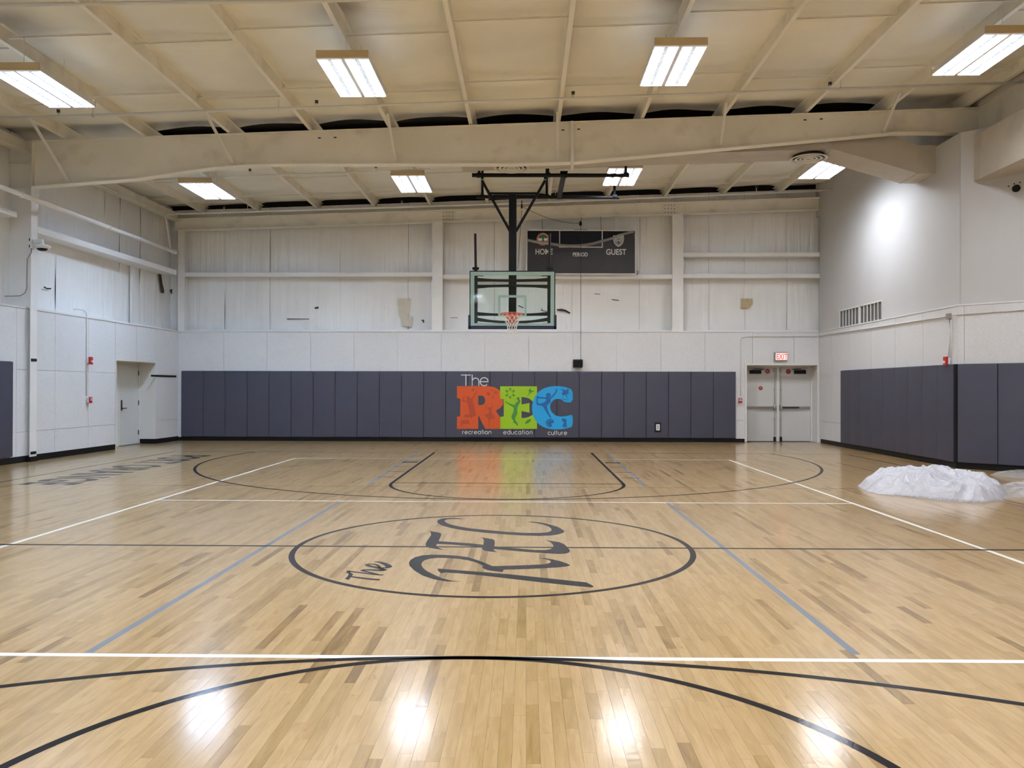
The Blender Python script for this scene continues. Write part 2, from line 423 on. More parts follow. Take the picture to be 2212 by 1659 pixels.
# the part of the floor behind the camera
me = bpy.data.meshes.new('planks_behind'); V, Fc, tn = [], [], []
xx = -10.35
while xx < 12:
    yy = YNEAR-.2
    while yy < 1.2:
        y1 = min(yy+R.uniform(.8, 1.8), 1.2); v, f = plank_faces(xx, xx+PW*4, yy, y1); o = len(V); V += v; Fc += [[o+i for i in a] for a in f]; tn += [plank_tone()]*5; yy = y1
    xx += PW*4
xx = 9.7
while xx < 12.3:
    v, f = plank_faces(xx, xx+PW*2, 1.2, 16); o = len(V); V += v; Fc += [[o+i for i in a] for a in f]; tn += [plank_tone()]*5; xx += PW*2
me.from_pydata(V, [], Fc); me.materials.append(M['wood']); tone_attr(me, tn); tag(link('planks', me, floor), kind='stuff')

# court paint -------------------------------------------------------
LZ = .0006
def gp(x, y, z=LZ): p = G(x, y); return Vector((p.x, p.y, z))
def line(name, p0, p1, wd, m, label, z=LZ):
    b = MB(); b.ribbon([(p0[0], p0[1], z), (p1[0], p1[1], z)], wd, (0, 0, 1))
    return tag(b.build(name, m, floor, fix=False), label)
def arc(name, c, r, a0, a1, wd, m, label, z=LZ, n=96):
    pts = [(c[0]+r*math.cos(math.radians(a0+(a1-a0)*i/n)), c[1]+r*math.sin(math.radians(a0+(a1-a0)*i/n)), z) for i in range(n+1)]
    b = MB(); b.ribbon(pts, wd, (0, 0, 1)); return tag(b.build(name, m, floor, fix=False), label)
XC = -.302; W2 = .05
arc('center_circle', (XC, 7.49), 1.825, 0, 360, .052, 'line_black', 'black painted centre circle', n=160)
line('center_line', (-8.2, 7.45), (8.4, 7.45), .05, 'line_black', 'black line across mid court', LZ*.7)
0 and line('center_line_gap', (-8.2, 7.45), (8.4, 7.45), .008, 'text_grey', 'thin pale stripe in the black mid court line', LZ*1.5)
line('volleyball_line', (XC-4.56, 10.44), (XC+4.56, 10.40), .045, 'line_white', 'white line across court past the centre circle', LZ*.6)
line('volleyball_line', (-4.9, 4.385), (4.5, 4.405), .05, 'line_white', 'white line across court nearest the camera', LZ*.6)
line('volleyball_line', (XC-4.56, 16.76), (XC+4.5, 16.70), .045, 'line_white', 'white line near the far free throw lane', LZ*.6)
line('volleyball_sideline', (XC-4.56, -1), (XC-4.56, 16.78), .05, 'line_white', 'white sideline on the left', LZ*.5)
line('volleyball_sideline', (XC+4.56, -1), (XC+4.52, 16.72), .05, 'line_white', 'white sideline on the right', LZ*.5)
far3c = (-.36, 16.75)
ae = math.degrees(math.asin((18.36-16.75)/6.13))
arc('three_point_line', far3c, 6.12, -180-ae, ae, .052, 'line_black', 'black three point arc at the far basket', n=140)
arc('three_point_line', (-.25, -1.58), 5.975, 0, 180, .05, 'line_black', 'wider black arc in the foreground', n=140)
arc('free_throw_arc', (-.286, 2.56), 1.83, -20, 200, .05, 'line_black', 'tighter black arc in the foreground', n=120)
arc('free_throw_arc', (-.29, 12.46), 1.80, -180, 0, .052, 'line_black', 'black free throw half circle at the far basket')
line('lane_line', (-2.09, 12.46), (-2.105, 18.36), .052, 'line_black', 'black lane line left of the key')
line('lane_line', (1.51, 12.46), (1.50, 18.36), .052, 'line_black', 'black lane line right of the key')
line('free_throw_line', (-2.09, 12.46), (1.51, 12.42), .05, 'line_black', 'black free throw line')
line('tape_line', (-8.2, 12.02), (8.0, 11.95), .012, 'text_grey', 'hairline across the far court')
line('base_line', (-8.15, 18.42), (8.0, 18.3), .03, 'logo_grey', 'thin black far baseline')
line('side_line', (-8.25, 3), (-8.15, 18.42), .04, 'logo_grey', 'thin black sideline beside the left wall')
a, b_ = G(1834, 983), G(1994, 1014.6); line('side_line', (a.x, a.y), (b_.x+(b_.x-a.x)*1.5, b_.y+(b_.y-a.y)*1.5), .04, 'logo_grey', 'thin black sideline beside the right wall')
a, b_ = G(1805, 999.5), G(1936, 1028.5); line('side_line', (a.x, a.y), (b_.x+(b_.x-a.x)*2, b_.y+(b_.y-a.y)*2), .02, 'text_grey', 'hairline inside the right sideline')
for (xa, ya, xb, yb, lab) in ((191, 1410, 733, 1084.5, 'grey line left of the centre circle'), (1850, 1414, 1441, 1086, 'grey line right of the centre circle'),
                              (793.7, 1047, 906, 977, 'short grey line left of the key'), (1394.6, 1049.5, 1313, 980, 'short grey line right of the key')):
    a, b_ = G(xa, ya), G(xb, yb); line('grey_line', (a.x, a.y), (b_.x, b_.y), .05, 'line_grey', lab, LZ*.4)
# lane hash marks
for sgn, side in ((-1, 'left'), (1, 'right')):
    for Yh, wd, k in ((15.95, .16, 0), (15.05, .03, 1), (14.15, .04, 2), (13.25, .04, 3)):
        xb = -2.11 if sgn < 0 else 1.52
        line('lane_mark', (xb+sgn*.06, Yh), (xb+sgn*.06+sgn*.30, Yh), wd, 'logo_grey' if k else 'line_black', 'dark lane mark %s of the key' % side)

# floor lettering: script logo in the centre circle ------------------
def Z3(x, y): return gp(860+x/4.9156, 1100+y/4.9156, LZ*1.2)
def ZT(x, y): return gp(730+x/15.8, 1200+y/15.8, LZ*1.2)
logoR = [(680,770),(520,768),(380,745),(260,705),(170,650),(120,600),(115,570),(130,540),(180,510),(260,490),(360,483),(480,485),(620,493),(740,510),(840,540),(910,565),(1000,605),(1200,600),(1400,593),(1550,585),(1610,572),(1625,555),(1600,540),(1550,528),(1485,520),(1560,520),(1640,533),(1720,552),(1790,575),(1828,595),(1800,607),(1700,618),(1500,630),(1300,638),(1120,643),(1110,667),(1030,660),(950,648),(905,630),(890,618),(905,605),(880,590),(820,563),(740,542),(640,527),(520,518),(420,517),(340,525),(280,543),(250,570),(248,595),(265,625),(310,660),(380,695),(470,735),(560,758)]
logoR2 = [(415,635),(440,632),(600,645),(900,668),(1200,693),(1600,735),(2000,778),(2060,808),(2080,825),(2050,832),(1850,812),(1500,775),(1200,740),(900,705),(650,682),(500,672),(455,680),(430,660)]
logoE = [(332,232),(380,240),(430,247),(455,258),(458,275),(445,305),(430,340),(560,348),(760,362),(905,378),(910,340),(905,315),(880,297),(940,308),(1000,318),(1022,330),(1028,355),(1022,395),(1100,402),(1300,420),(1450,433),(1560,435),(1620,425),(1650,400),(1645,375),(1610,345),(1560,325),(1640,340),(1710,350),(1760,370),(1800,405),(1825,440),(1815,460),(1780,472),(1700,476),(1560,468),(1350,452),(1150,435),(1015,422),(1018,440),(1048,457),(980,450),(920,440),(893,425),(890,405),(760,392),(560,375),(415,368),(402,385),(430,410),(485,433),(400,422),(330,410),(297,395),(292,370),(305,340),(330,305),(350,275),(348,250)]
logoC = [(705,103),(640,95),(560,92),(490,97),(430,112),(413,130),(425,150),(470,175),(560,200),(700,225),(900,248),(1100,265),(1300,278),(1500,284),(1620,280),(1700,268),(1750,252),(1768,238),(1750,220),(1700,190),(1620,165),(1520,142),(1440,134),(1365,133),(1450,145),(1530,160),(1600,185),(1630,210),(1625,230),(1590,245),(1500,253),(1350,252),(1150,240),(950,222),(780,205),(640,182),(550,160),(505,140),(492,122),(520,107),(600,103),(650,105)]
for nm, pl in (('logo_letter_r', logoR), ('logo_letter_r_stem', logoR2), ('logo_letter_e', logoE), ('logo_letter_c', logoC)):
    tag(poly2d(nm, [pl], Z3, 'logo_grey', floor), 'dark grey script lettering in the centre circle')
T1 = [(235,798),(300,740),(350,680),(367,645),(345,612),(300,598),(200,598),(260,590),(295,575),(305,545),(290,507),(350,525),(430,545),(425,590),(480,608),(510,635),(495,680),(470,705),(440,740),(405,785),(385,830),(320,820)]
T2 = [(440,705),(700,735),(1050,775),(1420,805),(1437,830),(1410,855),(1150,840),(800,800),(600,770),(435,745)]
T3 = [(340,512),(560,545),(900,585),(1150,620),(1350,645),(1540,648),(1562,660),(1530,682),(1400,680),(1100,650),(800,612),(500,575),(400,560)]
for pl in (T1, T2, T3): tag(poly2d('logo_word_the', [pl], ZT, 'logo_grey', floor), 'small dark script word beside the big logo letters')
for pts, wd in (([(1420,660),(1200,610),(1000,560),(860,525),(830,508),(880,495),(1000,490),(1200,497),(1400,508),(1520,510),(1590,505),(1520,475),(1400,430),(1250,395),(1100,370),(1010,335),(1000,312),(1060,295),(1200,293),(1320,320),(1390,360),(1420,410)], .035),
                ([(1420,415),(1550,425),(1650,420),(1720,400),(1745,380),(1710,345),(1620,295),(1500,250),(1380,222),(1240,210)], .04)):
    b = MB(); b.ribbon([ZT(*p) for p in pts], [wd*(.6+.8*math.sin(PI*i/(len(pts)-1))) for i in range(len(pts))], (0, 0, 1))
    tag(b.build('logo_word_the', 'logo_grey', floor, fix=False), 'small dark script word beside the big logo letters')
# sideline lettering, read from the left wall
tm = Matrix.Translation((-7.76, 14.70, LZ*1.1)) @ Matrix(((0, 1, 0, 0), (-1, 0, 0, 0), (0, 0, 1, 0), (0, 0, 0, 1)))
o = text_mesh('sideline_lettering', 'PORT ORANGE', 1.26, tm, 'text_grey', floor, bold=.034, space=1.06)
o['label'] = 'grey lettering reading PORT ORANGE along the left sideline'
ys = [v.co.y for v in o.data.vertices]; s_ = 5.35/(max(ys)-min(ys)); mid = (max(ys)+min(ys))/2
xs_ = [v.co.x for v in o.data.vertices]; s2 = .90/(max(xs_)-min(xs_)); x0_ = min(xs_)
for v in o.data.vertices: v.co.y = 14.68+(v.co.y-mid)*s_; v.co.x = -7.75+(v.co.x-x0_)*s2

# ------------------------------------------------------------------ walls
def wall_mat4(p0, d, n):
    d = Vector(d).normalized(); n = Vector(n).normalized()
    return Matrix(((d.x, n.x, 0, p0[0]), (d.y, n.y, 0, p0[1]), (0, 0, 1, 0), (0, 0, 0, 1)))   # local: x along, y into the room, z up
def panels(parent, T, segs, rows, m='board', gap=.009, th=.018, skip=None):
    for (a, c) in zip(segs, segs[1:]):
        for (z0, z1) in rows:
            if skip and skip(a, c, z0, z1): continue
            b = MB(T); b.box(a+gap/2, c-gap/2, -th, 0, z0+gap/2, z1-gap/2); b.build('wall_board', m, parent, fix=False)
ROWS = [(0, .60), (.60, 1.83), (1.83, LEDGE-.02)]
# back wall: lower board wall, ledge, wrinkled sheet above
DX0, DX1, DZ = 6.10, 8.04, 2.13
TB = wall_mat4((0, YB, 0), (1, 0, 0), (0, -1, 0))
b = MB(); b.box(-10.3, DX0, YB+.018, YB+.55, 0, LEDGE-.02); b.box(DX0, DX1, YB+.018, YB+.55, DZ, LEDGE-.02); b.box(DX1, 8.6, YB+.018, YB+.55, 0, LEDGE-.02)
wall_back = struct(b.build('wall_back', 'board', fix=False))
seg = [LX(YB)-.02] + [-7.24+1.219*k for k in range(-1, 11) if -7.24+1.219*k > -9.7] + [DX0, 6.18+.0, 7.40, XR+.04]
seg = sorted(set(round(s, 3) for s in seg if s < DX0+.01)); 
panels(wall_back, TB, seg, ROWS)
panels(wall_back, TB, [DX0, 6.18+.08, 7.40, DX1+.04], [(DZ, LEDGE-.02)])
b = MB(); b.box(-9.9, XR+.1, YB-.012, YB+.55, LEDGE-.02, LEDGE+.012); b.build('ledge_cap', 'frame', wall_back)
b = MB(TB); b.box(DX0-.012, DX0+.012, -.017, .0004, DZ+.0, LEDGE-.025); b.build('seam_filler', 'board', wall_back, fix=False)
# sheet
def sheet(name, parent, T, a, c, z0, z1fn, m, seams, depth=.035, nx=160, nz=36, seed=0):
    V, Fc = [], []
    for j in range(nz+1):
        for i in range(nx+1):
            s = a+(c-a)*i/nx; z = z0+(z1fn(s)-z0)*j/nz
            k = 0
            for q in seams: k = max(k, 1-min(1, abs(s-q)/.05))
            wv = noise.noise(Vector((s*1.1+seed, z*.7, 3)))*depth + noise.noise(Vector((s*6+seed, z*.6, 9)))*depth*.45 - k*.012
            V.append(T @ Vector((s, wv, z)))
    for j in range(nz):
        for i in range(nx):
            o = j*(nx+1)+i; Fc.append((o, o+1, o+nx+2, o+nx+1))
    me = bpy.data.meshes.new(name); me.from_pydata([tuple(v) for v in V], [], Fc); me.materials.append(M[m])
    for p in me.polygons: p.use_smooth = True
    return link(name, me, parent)
TS = wall_mat4((0, YB+.42, 0), (1, 0, 0), (0, -1, 0))
BS = [-10.4, -8.6, -7.3, -5.3, -3.35, -2.5, -.9, 1.3, 3.2, 4.2, 5.15, 6.15, 7.35, 8.3]
for k, (a, c) in enumerate(zip(BS, BS[1:])):
    sheet('insulation_sheet', wall_back, TS, a, c-(.006 if k % 2 else .001), LEDGE-.05, lambda s: roofz(s)+.12, 'wallvinyl', (a, c), nx=int((c-a)*24), seed=k*5.3)
b = MB(); b.box(-10.6, 8.8, YB+.55, YB+.75, 0, 7.3); b.build('wall_core', 'dark', wall_back, fix=False)
# rails and posts on the back wall
def girt(name, parent, T, a, c, z, dep=.20, y0=.0, h=.11, lip=True, label=None):
    b = MB(T); b.box(a, c, y0, y0+.012, z-h/2, z+h/2)              # face
    b.box(a, c, y0-dep, y0, z-h/2, z-h/2+.008)                       # bottom web
    b.box(a, c, y0-dep-.03, y0-dep+.0, z+h/2+.0, z+h/2+.05)
    o = b.build(name, 'steel_white', parent)
    return o
for a, c, z in ((-9.62, -2.64, 4.665), (-2.33, 4.06, 4.60), (4.37, XR+.12, 4.62), (4.37, XR+.12, 5.21)):
    girt('wall_rail', wall_back, TB, a, c, z, dep=.30, y0=-.12)
b = MB(TB)
b.box(-9.6, XR+.1, -.30, -.28, LEDGE, LEDGE+.07); b.build('base_angle', 'steel_white', wall_back)
def h_column(name, label, xc, wdt, y0, y1, z0, z1, m='steel_white', group=None):
    t = thing(name, label, 'column', (xc, (y0+y1)/2, z0), group)
    def B(): return MB(Matrix.Translation((-xc, -(y0+y1)/2, -z0)))
    b = B(); b.box(xc-wdt/2, xc+wdt/2, y0, y0+.016, z0, z1); b.box(xc-wdt/2, xc+wdt/2, y1-.016, y1, z0, z1); b.build('flange', m, t)
    b = B(); b.box(xc-.007, xc+.007, y0+.016, y1-.016, z0, z1); b.build('web', m, t)
    b = B(); b.box(xc-wdt/2-.03, xc+wdt/2+.03, y0-.01, y1+.01, z0, z0+.014); b.build('base_plate', m, t)
    return t
h_column('steel_column', 'pale steel post in the left back corner above the ledge', -9.70, .19, YB+.08, YB+.30, LEDGE+.012, 5.91)
h_column('steel_column', 'white steel post on the ledge left of the basketball hoop', -2.485, .30, YB+.06, YB+.30, LEDGE+.012, 6.13)
h_column('steel_column', 'white steel post on the ledge right of the scoreboard', 4.21, .30, YB+.06, YB+.30, LEDGE+.012, 6.345)
# end beam under the roof at the back wall
t = thing('steel_beam', 'beige roof beam along the top of the back wall', 'beam', (0, YB+.2, 6.2))
TT = Matrix.Translation((0, -(YB+.2), -6.2))
def zb(X): return 5.895+.0313*(X+9.96)
b = MB(TT); x0, x1 = -9.93, XR+.16
b.prism([(x0, YB+.17, zb(x0)), (x1, YB+.17, zb(x1)), (x1, YB+.17, zb(x1)+.33), (x0, YB+.17, zb(x0)+.335)], (0, .012, 0)); b.build('web', 'steel', t)
for dz in (0, .325):
    b = MB(TT); b.prism([(x0, YB+.06, zb(x0)+dz), (x1, YB+.06, zb(x1)+dz), (x1, YB+.06, zb(x1)+dz+.014), (x0, YB+.06, zb(x0)+dz+.014)], (0, .22, 0)); b.build('flange', 'steel_lit', t)
for xs in (-2.2, 4.0):
    b = MB(TT); b.box(xs-.18, xs+.18, YB+.155, YB+.17, zb(xs)+.03, zb(xs)+.31); o = b.build('splice_plate', 'steel', t)
    b = MB(TT)
    for i in range(4):
        for j in range(3): b.cyl((xs-.13+i*.087, YB+.155, zb(xs)+.07+j*.10), (xs-.13+i*.087, YB+.14, zb(xs)+.07+j*.10), .013, 6)
    b.build('bolts', 'bronze', t)['kind'] = 'stuff'

# left wall ----------------------------------------------------------
DLY0, DLY1, DLZ = 18.95, 20.95, 2.15
TL = wall_mat4((LX(16), 16, 0), Vector(((XL1-XL0), 6.2, 0)), LN)
b = MB(TL); b.box(-24, DLY0-16, -.5, -.018, 0, LEDGE-.02); b.box(DLY1-16, 6.25, -.5, -.018, 0, LEDGE-.02); b.box(DLY0-16, DLY1-16, -.5, -.018, DLZ, LEDGE-.02)
wall_left = struct(b.build('wall_left', 'board', fix=False))
yy = sorted([DLY0-16, DLY1-16, 6.2]+[.62+1.219*k for k in range(-8, 2)]+[-.1])
yy = [q for q in yy if not (.62+1.219 < q < DLY0-16-.01 and False)]
panels(wall_left, TL, yy, ROWS, skip=lambda a, c, z0, z1: a > DLY0-16-.01 and c < DLY1-16+.01)
panels(wall_left, TL, [DLY0-16, DLY0-15, DLY1-16], [(DLZ, LEDGE-.02)])
b = MB(TL); b.box(-24, -9.2, -.018, 0, 0, LEDGE-.02); b.build('wall_board', 'board', wall_left, fix=False)
b = MB(TL); b.box(-24, 6.2, -.52, .012, LEDGE-.02, LEDGE+.012); b.build('ledge_cap', 'frame', wall_left)
TLS = wall_mat4(Vector((LX(16), 16, 0))-LN*.42, Vector(((XL1-XL0), 6.2, 0)), LN)
ls = [-24, -12, -8, -5, -2.6, -.2, 1.3, 2.5, 3.2, 3.9, 4.9, 5.8, 6.7]
for k, (a, c) in enumerate(zip(ls, ls[1:])):
    sheet('insulation_sheet', wall_left, TLS, a, c+.01, LEDGE-.05, lambda s: 6.62, 'wallvinyl', (a, c), nx=max(12, int((c-a)*20)), seed=30+k*4.1)
b = MB(TL); b.box(-24.3, 6.9, -.75, -.52, 0, 7); b.build('wall_core', 'dark', wall_left, fix=False)
girt('wall_rail', wall_left, TL, .02, 6.05, 4.68, dep=.42, y0=0, h=.13)
girt('wall_rail', wall_left, TL, -7.5, -.55, 4.86, dep=.42, y0=-.05, h=.10)
b = MB(TL); b.box(-24, 6.3, -.20, -.08, 6.16, 6.40); b.box(-24, 6.3, -.10, .0, 6.16, 6.175); b.build('eave_strut', 'steel', wall_left)
b = MB(TL); b.box(4.28, 4.36, -.36, -.30, LEDGE, 4.62); b.build('wall_strip', 'steel_white', wall_left)
b = MB(TL); b.box(-.12, 6.2, -.14, -.12, LEDGE+.01, LEDGE+.05); b.build('base_angle', 'steel_white', wall_left)

# right wall -----------------------------------------------------------
TR = wall_mat4((XR, YB, 0), (0, -1, 0), (-1, 0, 0))
lenR = YB-YC
b = MB(TR); b.box(-.1, lenR, -.6, -.018, 0, LEDGE-.02)
wall_right = struct(b.build('wall_right', 'board', fix=False))
panels(wall_right, TR, [0, .9, 2.12, 3.34, 4.56, 5.78, lenR], ROWS)
b = MB(TR); b.box(-.1, lenR-.02, -.7, -.06, LEDGE-.02, 6.30); b.build('upper_drywall', 'drywall', wall_right, fix=False)
b = MB(TR); b.prism([(-.4, -.06, 6.30), (6.05, -.06, 6.30), (6.05, -.06, 7.3), (-.4, -.06, 7.3)], (0, -.6, 0)); b.build('upper_drywall', 'drywall', wall_right, fix=False)
T2w = wall_mat4(C2, D2, N2)
b = MB(T2w); b.box(.0, 4.2, -.6, -.018, 0, LEDGE-.02); wall_corner = struct(b.build('wall_corner', 'board', fix=False))
panels(wall_corner, T2w, [0, .12, 1.24, 2.46, 4.2], ROWS)
b = MB(T2w); b.box(.05, 4.3, -.7, -.055, LEDGE-.02, 6.30); b.build('upper_drywall', 'drywall', wall_corner, fix=False)
b = MB(TR); b.box(0, lenR+.005, -.07, .008, LEDGE-.02, LEDGE+.010); b.build('ledge_cap', 'frame', wall_right)
b = MB(T2w); b.box(-.005, 4.2, -.07, .008, LEDGE-.02, LEDGE+.010); b.build('ledge_cap', 'frame', wall_corner)
b = MB(); b.box(8.86, 9.3, YNEAR, 15.95, 6.17, 7.35); bulk = struct(b.build('wall_bulkhead', 'steel', fix=False))
e2 = C2+D2*4.2
b = MB(); b.box(e2.x-.05, e2.x+.4, YNEAR, e2.y+.3, 0, 7.4); struct(b.build('wall_side', 'drywall', fix=False))
b = MB(); b.box(8.8, e2.x+.3, YNEAR, 15.95, 7.0, 7.1); struct(b.build('ceiling_soffit', 'steel', fix=False))
b = MB(); b.box(-11, 12.5, YNEAR-.3, YNEAR, 0, 7.5); struct(b.build('wall_front', 'drywall', fix=False))
# black rubber base
b = MB(TB); b.box(LX(YB)-.02, DX0, 0, .012, -.004, .10); b.box(LX(YB), DX0, .012, .03, -.004, .008); b.box(DX0-.01, DX0+.11, .0, .03, -.004, .008); struct(b.build('baseboard_back', 'rubber'))
b = MB(TL); b.box(-24, DLY0-16, 0, .012, -.004, .125); b.box(DLY1-16, 6.2, 0, .012, -.004, .125); b.box(DLY1-16-.034, DLY1-16-.02, -.42, .012, -.004, .125); struct(b.build('baseboard_left', 'rubber'))
b = MB(TR); b.box(.18, lenR, 0, .014, -.004, .11); b.box(.18, .2, -.3, .014, -.004, .11); struct(b.build('baseboard_right', 'rubber'))
b = MB(T2w); b.box(0, 4.2, 0, .014, -.004, .12); struct(b.build('baseboard_corner', 'rubber'))

# ------------------------------------------------------------------ roof
b = MB(); b.prism([(-11, YNEAR-.5, roofz(-11)+.34), (12.6, YNEAR-.5, roofz(12.6)+.34), (12.6, YNEAR-.5, roofz(12.6)+.42), (-11, YNEAR-.5, roofz(-11)+.42)], (0, 31.6, 0))
ceiling = struct(b.build('ceiling', 'dark', fix=False))
PXS = [-10.75, -9.15, -7.57, -5.87, -4.25, -2.68, -1.07, .60, 2.24, 3.84, 5.45, 7.02, 8.55, 10.1]
for X in PXS:
    s = -1 if X < 0 else 1; z = roofz(X); b = MB()
    b.box(X-.003, X+.003, YNEAR, 22.75, z, z+.205); b.m = 1
    b.prism([(X, YNEAR, z), (X+s*.07, YNEAR, z+s*.07*.0317), (X+s*.07, YNEAR, z+.006), (X, YNEAR, z+.006)], (0, 22.75-YNEAR, 0))
    b.box(X+s*.066, X+s*.07, YNEAR, 22.75, z, z+.022)
    b.box(X-s*.06, X, YNEAR, 22.75, z+.199, z+.205)
    b.build('purlin', ['steel', 'steel_lit'], ceiling)
RAFY = [15.8, 8.2, .6, -7.0]
STR = []                                             # strap rows between frames
for y0, y1 in ((15.9, 22.4), (8.2, 15.8), (.6, 8.2), (-7, .6)):
    if y1 > 20: STR += [17.3, 19.3, 21.3]
    else: STR += [y0+1.05, y0+3.45, y0+5.75]
STR = sorted(STR)
for k, (a, c) in enumerate(zip(PXS, PXS[1:])):
    # sagging blanket between two purlins, opened above both beams so dark deck stands in for the shade
    nx = 10; off = .17 if k % 2 else -.17; shade_gap = 1 < k < len(PXS)-3
    def sheet_piece(f0, f1, ny):
        V, Fc, sv = [], [], []
        for j in range(ny+1):
            for i in range(nx+1):
                u = i/nx; X = a+(c-a)*u; sn = math.sin(PI*u)
                Y = f0(sn)+(f1(sn)-f0(sn))*j/ny
                dS = min(abs(Y-(q+off)) for q in STR); dR = min(abs(Y-q) for q in RAFY+[22.5])
                up = .075*math.exp(-(dS/.16)**2) + .13*math.exp(-(dR/.38)**2)
                n_ = noise.noise(Vector((X*1.3, Y*2.0, k)))*.018 + noise.noise(Vector((X*.8, Y*9, k)))*.007
                V.append((X, Y, roofz(X)+.205-(.085*sn**.8+n_)*(1 if 0 < i < nx else .2)+up*sn**.5))
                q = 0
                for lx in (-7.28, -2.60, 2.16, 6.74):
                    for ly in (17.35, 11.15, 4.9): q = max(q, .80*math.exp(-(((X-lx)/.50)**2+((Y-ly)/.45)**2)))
                q = max(q, .75*math.exp(-((Y-15.85)/.25)**2)); sv.append(max(0, min(1, q*(.8+.5*noise.noise(Vector((X*2.5, Y*2.5, 0)))))))  # smudges near the lamps are soot; the band over the beam adds painted shade
        for j in range(ny):
            for i in range(nx):
                o = j*(nx+1)+i; Fc.append((o, o+nx+1, o+nx+2, o+1))
        me = bpy.data.meshes.new('insulation_blanket'); me.from_pydata(V, [], Fc); me.materials.append(M['roof'])
        me.attributes.new('soot_shade', 'FLOAT', 'POINT').data.foreach_set('value', sv)
        for p in me.polygons: p.use_smooth = True
        link('insulation_blanket', me, ceiling)
    if shade_gap:
        sheet_piece(lambda q: YNEAR, lambda q: 16.08-.14*q+.03*math.sin(k), 230); sheet_piece(lambda q: 16.50-.05*q, lambda q: 22.54-.03*q, 70)
    else: sheet_piece(lambda q: YNEAR, lambda q: 22.6, 300)
    for q in STR:
        Y = q+off; za, zc = roofz(a)+.075, roofz(c)+.075; b = MB()
        b.prism([(a, Y, za), (c, Y, zc), (c, Y, zc+.004), (a, Y, za+.004)], (0, .035, 0))
        b.prism([(a, Y, za), (c, Y, zc), (c, Y, zc+.03), (a, Y, za+.03)], (0, .004, 0)); b.build('purlin_strap', 'steel_lit', ceiling)
